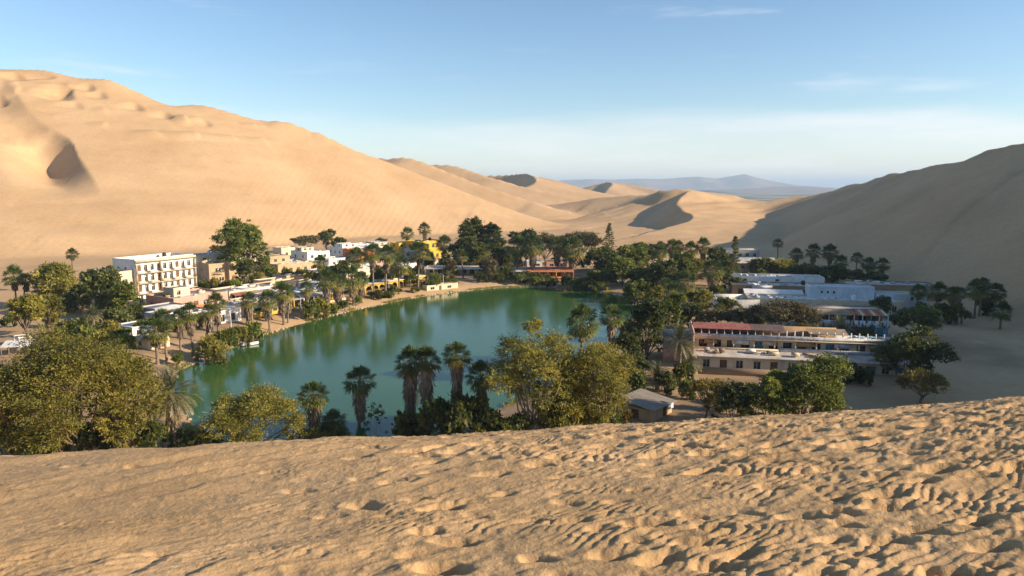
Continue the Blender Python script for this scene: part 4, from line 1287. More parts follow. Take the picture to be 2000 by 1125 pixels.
def mural_material():
    """uneven coloured strokes of spray paint on pale plaster, like a long wall of street painting"""
    m = bpy.data.materials.new('mural_paint'); m.use_nodes = True
    nt = m.node_tree; b = nt.nodes['Principled BSDF']; b.inputs['Roughness'].default_value = .8
    t = nt.nodes.new('ShaderNodeTexCoord')
    mp = nt.nodes.new('ShaderNodeMapping'); mp.inputs['Scale'].default_value = (1.6, 1.0, .55); mp.inputs['Rotation'].default_value = (0, R(18), 0)
    nt.links.new(t.outputs['Object'], mp.inputs['Vector'])
    n0 = nt.nodes.new('ShaderNodeTexNoise'); n0.inputs['Scale'].default_value = 1.4; n0.inputs['Detail'].default_value = 3
    nt.links.new(mp.outputs[0], n0.inputs['Vector'])
    ad = nt.nodes.new('ShaderNodeMix'); ad.data_type = 'RGBA'; ad.inputs[0].default_value = .25
    nt.links.new(mp.outputs[0], ad.inputs[6]); nt.links.new(n0.outputs['Color'], ad.inputs[7])
    v = nt.nodes.new('ShaderNodeTexVoronoi'); v.inputs['Scale'].default_value = 2.2
    nt.links.new(ad.outputs[2], v.inputs['Vector'])
    s = nt.nodes.new('ShaderNodeSeparateColor'); nt.links.new(v.outputs['Color'], s.inputs[0])
    cr = nt.nodes.new('ShaderNodeValToRGB'); cr.color_ramp.interpolation = 'CONSTANT'
    cols = [(0, (.62, .62, .60)), (.28, (.05, .22, .36)), (.42, (.66, .64, .60)), (.58, (.05, .06, .09)), (.68, (.20, .40, .48)), (.80, (.50, .14, .08)), (.88, (.62, .62, .62)), (.95, (.55, .36, .08))]
    while len(cr.color_ramp.elements) > 1:
        cr.color_ramp.elements.remove(cr.color_ramp.elements[0])
    for i, (p, c) in enumerate(cols):
        e = cr.color_ramp.elements[0] if i == 0 else cr.color_ramp.elements.new(p)
        e.position = p; e.color = (*c, 1)
    nt.links.new(s.outputs[0], cr.inputs[0]); nt.links.new(cr.outputs[0], b.inputs['Base Color'])
    MATS['mural'] = m
    return m
W_MURAL = mural_material()
def graffiti_material():
    """dark scribbles sprayed over pale plaster"""
    m = bpy.data.materials.new('graffiti_plaster'); m.use_nodes = True
    nt = m.node_tree; b = nt.nodes['Principled BSDF']; b.inputs['Roughness'].default_value = .85
    t = nt.nodes.new('ShaderNodeTexCoord')
    n0 = nt.nodes.new('ShaderNodeTexNoise'); n0.inputs['Scale'].default_value = 1.3; n0.inputs['Detail'].default_value = 2; n0.inputs['Distortion'].default_value = 2.2
    nt.links.new(t.outputs['Object'], n0.inputs['Vector'])
    a = nt.nodes.new('ShaderNodeMath'); a.operation = 'SUBTRACT'; a.inputs[1].default_value = .5; nt.links.new(n0.outputs['Fac'], a.inputs[0])
    ab = nt.nodes.new('ShaderNodeMath'); ab.operation = 'ABSOLUTE'; nt.links.new(a.outputs[0], ab.inputs[0])
    ln = nt.nodes.new('ShaderNodeMath'); ln.operation = 'LESS_THAN'; ln.inputs[1].default_value = .022; nt.links.new(ab.outputs[0], ln.inputs[0])
    n1 = nt.nodes.new('ShaderNodeTexNoise'); n1.inputs['Scale'].default_value = .22; n1.inputs['Detail'].default_value = 2
    nt.links.new(t.outputs['Object'], n1.inputs['Vector'])
    gt = nt.nodes.new('ShaderNodeMath'); gt.operation = 'GREATER_THAN'; gt.inputs[1].default_value = .50; nt.links.new(n1.outputs['Fac'], gt.inputs[0])
    ml = nt.nodes.new('ShaderNodeMath'); ml.operation = 'MULTIPLY'; nt.links.new(ln.outputs[0], ml.inputs[0]); nt.links.new(gt.outputs[0], ml.inputs[1])
    mx = nt.nodes.new('ShaderNodeMix'); mx.data_type = 'RGBA'
    n2 = nt.nodes.new('ShaderNodeTexNoise'); n2.inputs['Scale'].default_value = .7; n2.inputs['Detail'].default_value = 8
    nt.links.new(t.outputs['Object'], n2.inputs['Vector'])
    cr = nt.nodes.new('ShaderNodeValToRGB')
    cr.color_ramp.elements[0].position = .35; cr.color_ramp.elements[0].color = (.42, .40, .38, 1)
    cr.color_ramp.elements[1].position = .7; cr.color_ramp.elements[1].color = (.64, .63, .60, 1)
    nt.links.new(n2.outputs['Fac'], cr.inputs[0])
    nt.links.new(ml.outputs[0], mx.inputs[0]); nt.links.new(cr.outputs[0], mx.inputs[6]); mx.inputs[7].default_value = (.03, .03, .04, 1)
    nt.links.new(mx.outputs[2], b.inputs['Base Color'])
    return m
W_GRAF = graffiti_material()

class MB:
    """collects quads for one mesh"""
    def __init__(self):
        self.v = []; self.f = []
    def quad(self, a, b, c, d):
        n = len(self.v); self.v += [a, b, c, d]; self.f.append((n, n + 1, n + 2, n + 3))
    def box(self, x0, x1, y0, y1, z0, z1):
        p = [(x0, y0, z0), (x1, y0, z0), (x1, y1, z0), (x0, y1, z0), (x0, y0, z1), (x1, y0, z1), (x1, y1, z1), (x0, y1, z1)]
        n = len(self.v); self.v += p
        self.f += [tuple(n + i for i in q) for q in ((0, 3, 2, 1), (4, 5, 6, 7), (0, 1, 5, 4), (1, 2, 6, 5), (2, 3, 7, 6), (3, 0, 4, 7))]
        return self
    def mesh(self, name, m):
        return mesh_np(name, self.v, self.f, m)
    def build(self, name, m, parent=None):
        return link(name, self.mesh(name, m), parent)
    def facade(self, o, u, inw, W, z0, z1, holes, dep=.22):
        """wall plane from o along u (2D), with rectangular holes (u0, z, w, h) and their reveals"""
        P = lambda a, z, d=0.0: (o[0] + u[0] * a + inw[0] * d, o[1] + u[1] * a + inw[1] * d, z)
        xs = sorted({0.0, W, *[h[0] for h in holes], *[h[0] + h[2] for h in holes]})
        zs = sorted({z0, z1, *[h[1] for h in holes], *[h[1] + h[3] for h in holes]})
        for i in range(len(xs) - 1):
            for j in range(len(zs) - 1):
                cx, cz = (xs[i] + xs[i + 1]) / 2, (zs[j] + zs[j + 1]) / 2
                if any(h[0] < cx < h[0] + h[2] and h[1] < cz < h[1] + h[3] for h in holes):
                    continue
                self.quad(P(xs[i], zs[j]), P(xs[i + 1], zs[j]), P(xs[i + 1], zs[j + 1]), P(xs[i], zs[j + 1]))
        for a, z, w, h in [q[:4] for q in holes]:
            self.quad(P(a, z), P(a, z + h), P(a, z + h, dep), P(a, z, dep))
            self.quad(P(a + w, z), P(a + w, z, dep), P(a + w, z + h, dep), P(a + w, z + h))
            self.quad(P(a, z), P(a, z, dep), P(a + w, z, dep), P(a + w, z))
            self.quad(P(a, z + h), P(a + w, z + h), P(a + w, z + h, dep), P(a, z + h, dep))

# shared unit pieces: 1 wide, 1 high, in the plane y = 0
_fr = MB()
for q in ((0, .07, 0, 1), (.93, 1, 0, 1), (.07, .93, 0, .07), (.07, .93, .93, 1), (.47, .53, .07, .93)):
    _fr.box(q[0], q[1], .0, .06, q[2], q[3])
ME_FRAME = _fr.mesh('window_frame', M_FRAME)
ME_DFRAME = _fr.mesh('dark_window_frame', M_DFRAME)
ME_PANE = MB().box(.05, .95, .065, .09, .05, .95).mesh('pane', G_PANE)
_dr = MB(); _dr.box(0, 1, .0, .07, 0, 1); _dr.box(.12, .88, -.02, -.002, .1, .45); _dr.box(.12, .88, -.02, -.002, .55, .9)
ME_DOOR = _dr.mesh('door', M_DOOR); ME_DOORB = _dr.mesh('blue_door', M_DOORB)
ME_HANDLE = MB().box(.80, .86, -.06, -.022, .44, .50).mesh('door_handle', M_RAIL)

def fill(root, o, u, inw, holes, dep=.16, dark=False):
    """a window or a door in each hole of a wall"""
    ang = math.atan2(u[1], u[0])
    for h in holes:
        a, z, w, hh = h[:4]
        kind = h[4] if len(h) > 4 else 'w'
        loc = (o[0] + u[0] * a + inw[0] * dep, o[1] + u[1] * a + inw[1] * dep, z)
        if kind in 'wt':
            f = link('window', ME_DFRAME if dark else ME_FRAME, root)
            f.location = loc; f.rotation_euler = (0, 0, ang); f.scale = (w, 1, hh)
            p = link('pane', ME_PANE, f)
        elif kind in 'db':
            f = link('door', ME_DOOR if kind == 'd' else ME_DOORB, root)
            f.location = loc; f.rotation_euler = (0, 0, ang); f.scale = (w, 1, hh)
            link('handle', ME_HANDLE, f)

def block(root, x, y, W, D, z0, H, wall, roof, front=(), left=(), right=(), par=.5, name='wall', dark=False, rt=.25, cap=None):
    """one storeyed volume: walls with real openings, parapet, roof deck; front looks to local -y"""
    mb = MB()
    z1 = z0 + H
    tops = z1 + par
    mb.facade((x, y), (1, 0), (0, 1), W, z0, tops, [h for h in front])
    mb.facade((x, y + D), (0, -1), (1, 0), D, z0, tops, [h for h in left])
    mb.facade((x + W, y), (0, 1), (-1, 0), D, z0, tops, [h for h in right])
    mb.facade((x + W, y + D), (-1, 0), (0, -1), W, z0, tops, [])
    t = .2
    if par > 0:   # parapet inside faces and rim
        mb.quad((x, y, tops), (x + W, y, tops), (x + W - t, y + t, tops), (x + t, y + t, tops))
        mb.quad((x + W, y, tops), (x + W, y + D, tops), (x + W - t, y + D - t, tops), (x + W - t, y + t, tops))
        mb.quad((x + W, y + D, tops), (x, y + D, tops), (x + t, y + D - t, tops), (x + W - t, y + D - t, tops))
        mb.quad((x, y + D, tops), (x, y, tops), (x + t, y + t, tops), (x + t, y + D - t, tops))
        for a, b in (((x + t, y + t), (x + W - t, y + t)), ((x + W - t, y + t), (x + W - t, y + D - t)), ((x + W - t, y + D - t), (x + t, y + D - t)), ((x + t, y + D - t), (x + t, y + t))):
            mb.quad((*b, z1 - .02), (*a, z1 - .02), (*a, tops), (*b, tops))
    w = mb.build(name, wall, root)
    rb = MB().box(x + .02, x + W - .02, y + .02, y + D - .02, z1 - rt, z1)
    r_ = rb.build('roof', roof, root)
    fill(root, (x, y), (1, 0), (0, 1), front, dark=dark)
    fill(root, (x, y + D), (0, -1), (1, 0), left, dark=dark)
    fill(root, (x + W, y), (0, 1), (-1, 0), right, dark=dark)
    return w
def row(n, W, z, w, h, m=.8, kinds='w', seed=0, jit=.15):
    r = random.Random(seed * 31 + n)
    out = []
    for i in range(n):
        c = m + (W - 2 * m) * (i + .5) / n + r.uniform(-jit, jit)
        out.append((c - w / 2, z, w, h, kinds[i % len(kinds)]))
    return out
def house(name, label, cat, xy, deg, group=None, z=None):
    zz = gz(*xy) - .15 if z is None else z
    return tag(empty(name, (xy[0], xy[1], zz), R(deg)), label, cat, group)
def post(root, x, y, z0, z1, m, r=.11, name='post'):
    return MB().box(x - r, x + r, y - r, y + r, z0, z1).build(name, m, root)
def slab(root, x0, x1, y0, y1, z0, z1, m, name='slab'):
    return MB().box(x0, x1, y0, y1, z0, z1).build(name, m, root)
def railing(root, x0, x1, y, z, m, h=.9, step=.35, name='railing'):
    """handrail on balusters"""
    mb = MB(); mb.box(x0, x1, y - .05, y + .05, z + h - .08, z + h)
    n = max(2, int((x1 - x0) / step))
    for i in range(n + 1):
        c = x0 + (x1 - x0) * i / n
        mb.box(c - .03, c + .03, y - .03, y + .03, z, z + h - .08)
    return mb.build(name, m, root)
def sheet(root, x0, x1, y0, y1, z0, z1, m, name='awning', t=.06, corr=0.0):
    """sloping roof sheet: height z0 at y0 and z1 at y1, optionally corrugated along x"""
    if corr <= 0:
        mb = MB()
        a, b, c, d = (x0, y0, z0), (x1, y0, z0), (x1, y1, z1), (x0, y1, z1)
        lo = [(p[0], p[1], p[2] - t) for p in (a, b, c, d)]
        mb.quad(a, b, c, d); mb.quad(lo[3], lo[2], lo[1], lo[0])
        for p, q, s, u in ((a, b, lo[1], lo[0]), (b, c, lo[2], lo[1]), (c, d, lo[3], lo[2]), (d, a, lo[0], lo[3])):
            mb.quad(u, s, q, p)
        return mb.build(name, m, root)
    n = int((x1 - x0) / corr)
    mb = MB()
    for i in range(n):
        a0, a1 = x0 + (x1 - x0) * i / n, x0 + (x1 - x0) * (i + 1) / n
        h0, h1 = (0, .06) if i % 2 else (.06, 0)
        mb.quad((a0, y0, z0 + h0), (a1, y0, z0 + h1), (a1, y1, z1 + h1), (a0, y1, z1 + h0))
    return mb.build(name, m, root)
def clutter(root, x0, x1, y0, y1, z, n, seed, mats=None):
    """bits left on a flat roof: low kerbs, stacked blocks, vent boxes"""
    r = random.Random(seed)
    for i in range(n):
        w, d, h = r.uniform(.4, 2.2), r.uniform(.3, 1.2), r.uniform(.12, .7)
        cx, cy = r.uniform(x0, x1 - w), r.uniform(y0, max(y1 - d, y0 + .1))
        MB().box(cx, cx + w, cy, cy + d, z + .004, z + h).build('roof_box', r.choice(mats or [W_GREY, W_WHITE, W_BROWN, W_CREAM]), root)

# ---------------------------------------------------------------- the white hotel on the sunny side
h = house('white_hotel', 'white four-storey hotel with rows of balconies facing the lagoon', 'hotel', (-109.0, 206.0), 63)
HW, HD = 20.0, 10.0
fr = []
for fl in range(4):
    for i in range(9):
        u0 = .7 + i * 2.12
        fr.append((u0, .25 + 3 * fl, 1.15, 2.2, 'w' if i % 3 else 'd') if fl else (u0, .2, 1.3, 2.3, 'd' if i % 2 else 'w'))
block(h, 0, 0, HW, HD, 0, 12.2, W_WHITE, R_WHITE, front=fr, left=[(2, 9.6, .9, 1.2), (5.2, 9.6, .9, 1.2), (7.4, 6.6, .9, 1.2)], par=1.0)
for fl in (1, 2, 3):
    slab(h, -.15, HW + .15, -1.1, -.002, 3 * fl - .16, 3 * fl + .02, W_CREAM, 'balcony_slab')
    for i in range(5):
        a = .1 + i * 4.0
        slab(h, a, a + 2.2, -1.1, -.98, 3 * fl + .024, 3 * fl + .80, W_WHITE if fl % 2 else W_CREAM, 'balcony_parapet')
        railing(h, a + 2.22, a + 3.98, -1.04, 3 * fl + .024, M_DFRAME)
    for i in (0, 2, 5):
        slab(h, -.08 + i * 4.0, .06 + i * 4.0, -.96, -.004, 3 * fl + .024, 3 * fl + 2.80, W_CREAM, 'balcony_divider')
slab(h, -.2, HW + .2, -1.0, -.003, 12.2, 12.9, W_CREAM, 'cornice')
block(h, -4.5, .8, 4.49, 13, 0, 9.4, W_CREAM, R_GREY, front=[(1, 6.6, 1.5, 1.1), (1, 3.5, 1.5, 1.1), (1.2, .3, 1.2, 2.1, 'd')], left=[(3, 6.4, 1, 1.2), (8, 6.4, 1, 1.2)], par=.7, name='annex_wall')
clutter(h, 1, HW - 2, 2, HD - 2, 12.2, 9, 1)
clutter(h, -4, -1.5, 2, 12, 9.4, 4, 2)

# tan house with lit corner
h = house('tan_house', 'square tan house with orange-lit front beside the white hotel', 'house', (-107.0, 251.5), 44)
block(h, 0, 0, 6.5, 9, 0, 6.6, W_TAN, R_GREY, front=[(2.2, 3.9, 2.0, 1.5), (.8, .3, 1.2, 2.2, 'd'), (3.4, .7, 1.8, 1.4)], left=[(2, 4, 1, 1.1), (5.5, 1, 1, 1.1)], par=.5)
block(h, 6.505, -1.6, 7, 11, 0, 6.9, W_TAN, R_GREY, front=[(2.4, 3.9, 2.2, 1.7), (1, .3, 1.3, 2.2, 'd'), (4, .6, 1.8, 1.5)], par=.5, name='bay_wall')
block(h, -1.5, 9.05, 15, 10, 0, 9.0, W_CREAM, R_GREY, front=[(3, 7.6, 1.2, .9), (8, 7.6, 1.2, .9)], left=[(3, 4, 1, 1.2)], par=.4, name='rear_wall')
slab(h, 1.5, 5.0, -1.1, -.003, 3.4, 3.55, W_CREAM, 'balcony_slab')
railing(h, 1.5, 5.0, -1.05, 3.554, M_DFRAME)
clutter(h, 0, 12, 10, 17, 9.0, 6, 3)

# low terracotta building in front of the hotel
h = house('terracotta_building', 'low long building with peeling terracotta front and cluttered flat roof', 'building', (-92.0, 192.5), 58)
block(h, 0, 0, 17, 13, 0, 3.3, W_PINK, R_GREY, front=[(1.5, .9, 2.4, 1.3), (6, .2, 1.4, 2.2, 'd'), (9, .9, 2, 1.3), (13, .9, 2, 1.3)], left=[(2, .9, 1.2, 1.2), (6, .2, 1.1, 2.1, 'd'), (9.5, .9, 1.2, 1.2)], par=.6)
slab(h, .4, 16.6, -.14, -.004, .05, 1.1, W_ORANGE, 'painted_band')
clutter(h, 1, 16, 1, 12, 3.3, 14, 4)
block(h, 4, 6, 5, 5, 3.31, 2.2, W_CREAM, R_GREY, front=[(1, 3.7, 1.1, 1.3)], par=.3, name='roof_room')

h = house('bar_building', 'low white roofed bar with red awning next to the terracotta building', 'building', (-82.8, 207.5), 58)
block(h, 0, 0, 15, 10, 0, 3.2, W_CREAM, R_WHITE, front=[(1, .3, 2.4, 2.3), (5, .3, 1.4, 2.2, 'd'), (8, .7, 2.6, 1.5), (12, .3, 1.3, 2.2, 'b')], left=[(3, .9, 1.3, 1.1)], par=.45)
sheet(h, .5, 6, -2.2, -.01, 2.5, 3.1, R_RED, 'awning'); sheet(h, 7, 14, -2.4, -.01, 2.4, 3.0, R_REED, 'awning')
for a in (.6, 5.9, 7.1, 13.9):
    post(h, a, -2.1, 0, 2.42, M_POST, .06)
clutter(h, 1, 14, 1, 9, 3.2, 10, 5)

h = house('grey_hut', 'grey-walled flat hut with rubble on its pale roof beside the full palms', 'house', (-80.5, 168.5), 60)
block(h, 0, 0, 12, 12, 0, 3.1, W_GREY, R_WHITE, front=[(1, .8, 1.6, 1.3), (4.5, .2, 1.1, 2.1, 'd'), (8, .8, 1.6, 1.3)], left=[(3.6, .8, 1.1, 1.3), (8, .9, .9, 1.1)], par=.3)
clutter(h, .6, 11, .6, 11, 3.1, 13, 6)
block(h, 3, 12.1, 9, 7, 0, 3.4, W_GREY, R_WHITE, left=[(2.5, .9, 1.1, 1.2)], par=.35, name='rear_wall')
sheet(h, 1, 11, -2.6, -.01, 2.2, 2.9, R_REED, 'awning')
for a in (1.2, 6, 10.8):
    post(h, a, -2.5, 0, 2.14, M_POST, .06)

h = house('white_hut', 'tiny white hut with pale teal wall behind the olive thicket', 'hut', (-85.5, 158.5), 60)
block(h, 0, 0, 6, 7, 0, 2.5, W_WHITE, R_WHITE, front=[(1, .8, 1.2, 1.1), (3.4, .15, 1, 2, 'b')], left=[(2, .8, 1.2, 1.0)], par=.2)
slab(h, -.09, -.004, .5, 6.5, .1, 2.3, W_PALE, 'painted_panel')
h = house('cream_hut', 'small cream hut among the stems beside the thicket', 'hut', (-76.5, 147.5), 60)
block(h, 0, 0, 5, 5, 0, 2.4, W_CREAM, R_GREY, front=[(.6, .8, 1.2, 1.1), (3, .15, 1, 2, 'd')], left=[(1.6, .8, 1.2, 1.0)], par=.2)

# pink-white hut and sheet-roofed shelter by the track
h = house('pink_kiosk', 'little pink and white walled kiosk by the dirt track', 'kiosk', (-107.0, 151.0), 35)
block(h, 0, 0, 3.2, 2.6, 0, 1.9, W_WHITE, R_RED, front=[(.9, .8, 1.4, .8)], left=[(.7, .2, .9, 1.6, 'd')], par=.15)
slab(h, -.07, -.004, .1, 2.5, .1, 1.8, W_PINK, 'painted_panel')
h = house('sheet_shelter', 'open shelter under white sheeting near the kiosk', 'shelter', (-104.0, 139.0), 20)
sheet(h, 2, 7, .1, 4.5, 2.3, 2.9, R_WHITE, 'roof_sheet')
for a, b, c in ((2.2, .2, 2.2), (6.8, .2, 2.2), (2.2, 4.3, 2.8), (6.8, 4.3, 2.8), (3.5, .2, 2.2)):
    post(h, a, b, 0, c, M_POST, .07)
slab(h, 2.4, 6.6, 4.35, 4.5, 0, 2.6, W_GREY, 'back_wall')
x, y = on_z(112, 862, 2.0)
h = house('tarpaulin_shelter', 'grey tarpaulin shelter under the huge huarangos', 'shelter', (x, y), 15)
sheet(h, -1.6, 1.6, -1.2, .8, 1.5, 2.1, R_TIN, 'roof_sheet'); sheet(h, -1.6, 1.6, .8, 2.2, 2.1, 1.5, R_TIN, 'roof_sheet')
for a, b in ((-1.5, -1.1), (1.5, -1.1), (-1.5, 2.1), (1.5, 2.1)):
    post(h, a, b, 0, 1.5, M_POST, .05)

# ---------------------------------------------------------------- waterside row
h = house('tarp_restaurant', 'waterside eatery with pale blue tarpaulin wall and jumbled roofs', 'restaurant', (-69.5, 185.0), 62)
block(h, 0, 2, 13, 10, 0, 3.2, W_CREAM, R_GREY, front=[(1, .2, 2.6, 2.4), (5, .2, 1.2, 2.2, 'd'), (8, .6, 3, 1.6)], left=[(3, .9, 1.4, 1.2)], par=.3)
slab(h, -.1, -.004, 4, 11.5, .4, 3.2, M_TARP, 'tarpaulin')
sheet(h, .3, 12.8, -2.2, 1.99, 2.5, 3.3, R_TIN, 'awning', corr=.3)
for a in (.5, 4.5, 8.5, 12.5):
    post(h, a, -2.1, 0, 2.5, M_POST, .07)
slab(h, .5, 12.5, -2.3, -2.15, .05, 1.0, W_YELLOW, 'low_wall')
clutter(h, .5, 12, 3, 11, 3.2, 12, 7)

h = house('long_roof_restaurant', 'long flat-roofed restaurant with white rooftop boxes behind the skirted palms', 'restaurant', (-62.5, 198.5), 62)
block(h, 0, 3, 24, 11, 0, 3.4, W_GREY, R_WHITE, front=row(7, 24, .3, 1.8, 2.3, kinds='wwd', seed=3), left=[(3, .9, 1.4, 1.2), (7, .9, 1.4, 1.2)], par=.35)
sheet(h, 0, 24, -1.6, 2.99, 2.9, 3.4, R_GREY, 'awning')
for i in range(7):
    post(h, .3 + i * 3.9, -1.5, 0, 2.82, W_WHITE if i % 2 else W_YELLOW, .13, 'column')
slab(h, .4, 23.6, -1.6, -1.45, .05, .8, W_CREAM, 'low_wall')
clutter(h, 1, 23, 4, 13, 3.4, 18, 8, [W_WHITE, W_WHITE, W_GREY, W_CREAM])
block(h, 15, 7, 5, 4, 3.41, 1.9, W_WHITE, R_WHITE, left=[(1, 3.9, 1, 1)], par=.2, name='roof_room')

h = house('yellow_arcade', 'long lakeside arcade of yellow arches under a dusty flat roof', 'restaurant', (-50.2, 221.5), 57)
AW = 37.0
slab(h, 0, AW, 0, 9, 3.0, 3.35, R_GREY, 'roof')
slab(h, .1, AW - .1, 8.6, 8.9, 0, 3.0, W_CREAM, 'back_wall')
na = 12
for i in range(na + 1):
    post(h, .25 + i * (AW - .5) / na, .25, 0, 3.0, W_YELLOW, .19, 'column')
for i in range(na):      # arched spandrels between the columns
    a0 = .25 + i * (AW - .5) / na + .19; a1 = .25 + (i + 1) * (AW - .5) / na - .19
    mb = MB(); st = 8
    for k in range(st):
        p, q = k / st, (k + 1) / st
        f_ = lambda t: 2.0 + .75 * math.sin(math.pi * t) ** .6
        xa, xb = a0 + (a1 - a0) * p, a0 + (a1 - a0) * q
        mb.quad((xa, .12, f_(p)), (xb, .12, f_(q)), (xb, .12, 2.998), (xa, .12, 2.998))
        mb.quad((xb, .38, f_(q)), (xa, .38, f_(p)), (xa, .38, 2.998), (xb, .38, 2.998))
        mb.quad((xa, .38, f_(p)), (xb, .38, f_(q)), (xb, .12, f_(q)), (xa, .12, f_(p)))
    mb.build('arch', W_YELLOW, h)
for i in range(0, na, 2):
    a = .8 + i * (AW - .5) / na
    f = link('door', ME_DOOR, h); f.location = (a, 8.4, .05); f.scale = (1.2, 1, 2.2); link('handle', ME_HANDLE, f)
clutter(h, 1, AW - 2, 1, 8, 3.35, 10, 9)
slab(h, -.1, AW + .1, -.25, -.004, 3.02, 3.3, W_YELLOW, 'fascia')

h = house('cream_wall_building', 'low cream walled terrace house by the sand tip', 'building', (-29.0, 242.0), 40)
h.scale = (1, 1, .75)
block(h, 0, 0, 13, 7, 0, 2.3, W_CREAM, R_REED, front=[(1.5, .5, 1.6, 1.2), (5, .1, 1, 2, 'd'), (8.5, .5, 1.6, 1.2)], left=[(2.5, .7, 1.2, 1.0)], par=.3)
clutter(h, .5, 12, .5, 6, 2.3, 6, 10)

# ---------------------------------------------------------------- white houses behind
def white(name, label, xy, deg, W, D, H, wall, roof, n=2, seed=0, up=None, par=.4, grp=None):
    hh = house(name, label, 'house', xy, deg, grp)
    fl = max(1, int(H // 2.9))
    frs, lf = [], []
    for k in range(fl):
        frs += row(max(2, int(W / 3.4)), W, .9 + 3.0 * k if k else .35, 1.3, 1.3 if k else 2.0, kinds='wwd' if k == 0 else 'w', seed=seed + k)
        lf += row(max(1, int(D / 5)), D, .9 + 3.0 * k, 1.1, 1.2, seed=seed + 9 + k)
    block(hh, 0, 0, W, D, 0, H, wall, roof, front=frs, left=lf, par=par)
    clutter(hh, .6, W - .6, .6, D - .6, H, int(W * D / 22), seed + 40, [W_WHITE, W_GREY, W_CREAM])
    if up:
        a, b, w2, d2, h2, m2 = up
        block(hh, a, b, w2, d2, H + .01, h2, m2, R_GREY, front=[(w2 * .2, H + .7, 1.2, 1.2)] + ([(w2 * .6, H + .7, 1.2, 1.2)] if w2 > 5 else []), left=[(d2 * .4, H + .7, 1.0, 1.2)], par=.25, name='upper_wall')
    return hh
white('tan_flat_house', 'tan flat-roofed house with shaded blank side wall and porch', (-91.0, 277.0), 50, 18, 16, 3.6, W_TAN, R_GREY, seed=1, up=(1, 7, 9, 7, 2.8, W_TAN))
white('white_corner_house', 'two-storey white house with bright front and grey shaded side', (-86.5, 302.0), 48, 11, 13, 6.2, W_WHITE, R_WHITE, seed=2, up=(1, 6, 6, 5, 1.6, W_CREAM))
white('white_annex_house', 'single-storey white annex before the two-storey white house', (-77.5, 302.0), 48, 13, 8, 3.4, W_WHITE, R_WHITE, seed=3)
white('long_white_house', 'long white house block with grey side wall and rooftop boxes', (-77.0, 326.0), 42, 16, 15, 6.0, W_WHITE, R_WHITE, seed=4, up=(3, 6, 8, 6, 1.8, W_WHITE))
white('orange_front_house', 'white house with an orange painted front between palm crowns', (-64.5, 306.5), 45, 7, 15, 6.4, W_ORANGE, R_WHITE, seed=5)
white('white_block_house', 'square white house with small windows near the yellow guesthouse', (-58.0, 322.0), 42, 13, 15, 6.4, W_WHITE, R_WHITE, seed=6, up=(2, 7, 5, 5, 1.4, W_CREAM))
white('white_porch_house', 'low white house with arched porch under the guesthouse wall', (-50.5, 311.5), 42, 13, 8, 3.8, W_WHITE, R_WHITE, seed=7)
white('dune_edge_house', 'pale flat house with white dome at the dune edge behind the hotel', (-116.0, 284.0), 48, 15, 12, 5.6, W_CREAM, R_WHITE, seed=8)
white('ruined_house', 'half finished grey house between tan house and white houses', (-96.0, 305.0), 48, 9, 9, 3.6, W_GREY, R_GREY, seed=9)
white('shade_house', 'grey shed roof behind the tarpaulin eatery', (-76.0, 222.0), 60, 18, 8, 3.2, W_TAN, R_REED, seed=10)
white('lane_house', 'low pale house along the lane behind the yellow arcade', (-62.0, 256.0), 57, 22, 8, 3.2, W_CREAM, R_WHITE, seed=11)

h = house('yellow_guesthouse', 'three-storey yellow guesthouse with blank grey side wall', 'guesthouse', (-38.8, 306.0), 48)
fr = row(4, 15, .4, 1.5, 2.1, kinds='wd', seed=1) + row(4, 15, 3.4, 1.7, 1.9, seed=2)
block(h, 0, 0, 15, 16, 0, 7.0, W_YELLOW, R_GREY, front=fr, par=.5)
slab(h, -.12, -.004, .02, 15.98, .05, 7.5, W_GREY, 'side_render')
for k, (a, z) in enumerate(((3, 4.2), (8, 4.2), (12.5, 1.6))):
    f = link('window', ME_DFRAME, h); f.location = (-.30, a + 1.4, z); f.rotation_euler = (0, 0, R(-90)); f.scale = (1.4, 1, 1.2); link('pane', ME_PANE, f)
slab(h, -.1, 15.1, -1.3, -.004, 3.1, 3.3, W_CREAM, 'balcony_slab'); railing(h, -.1, 15.1, -1.22, 3.304, W_YELLOW)
block(h, 1.2, 3, 13.5, 9, 7.01, 3.2, W_YELLOW, R_GREY, front=row(4, 13.5, 7.5, 1.7, 1.9, kinds='wd', seed=4), left=[(2, 8, 1.4, 1.2), (5.5, 8, 1.4, 1.2)], par=.5, name='upper_wall')
block(h, -2.0, 12.5, 7, 6, 0, 9.4, W_YELLOW, R_GREY, front=[(1, 7.9, 1.4, 1.1), (3.6, 7.9, 1.4, 1.1)], left=[(2, 7.9, 1.2, 1.1)], par=.4, name='stair_wall')
clutter(h, 2, 13, 4, 11, 10.2, 7, 12)

# ---------------------------------------------------------------- head of the lagoon
h = house('orange_restaurant', 'orange lakeside restaurant with terracotta roof on posts', 'restaurant', (-6.0, 268.0), -1)
block(h, 0, 3.2, 29, 7, 0, 3.0, W_ORANGE, R_GREY, front=row(9, 29, .3, 1.7, 2.2, kinds='wdw', seed=6), par=.2)
sheet(h, 11.5, 29.3, -1.4, 4.2, 2.5, 3.8, R_TERRA, 'tiled_roof', corr=.35)
sheet(h, -.3, 11.4, -1.2, 3.19, 2.6, 3.1, R_GREY, 'awning')
for i in range(10):
    post(h, .2 + i * 3.2, -1.2, 0, 2.5, (W_ORANGE, W_YELLOW, W_BROWN)[i % 3], .13, 'column')
slab(h, 12, 29, -1.35, -1.2, .05, .8, W_ORANGE, 'low_wall')
h2 = house('white_kiosk', 'white boxy kiosks behind the terracotta roof', 'kiosk', (6.0, 282.0), 4)
block(h2, 0, 0, 6, 5, 0, 4.6, W_WHITE, R_WHITE, front=[(1, 3.0, 1.6, 1.0), (3.6, 3.0, 1.4, 1.0)], left=[(1.5, 2.6, 1.2, 1.0)], par=.3)
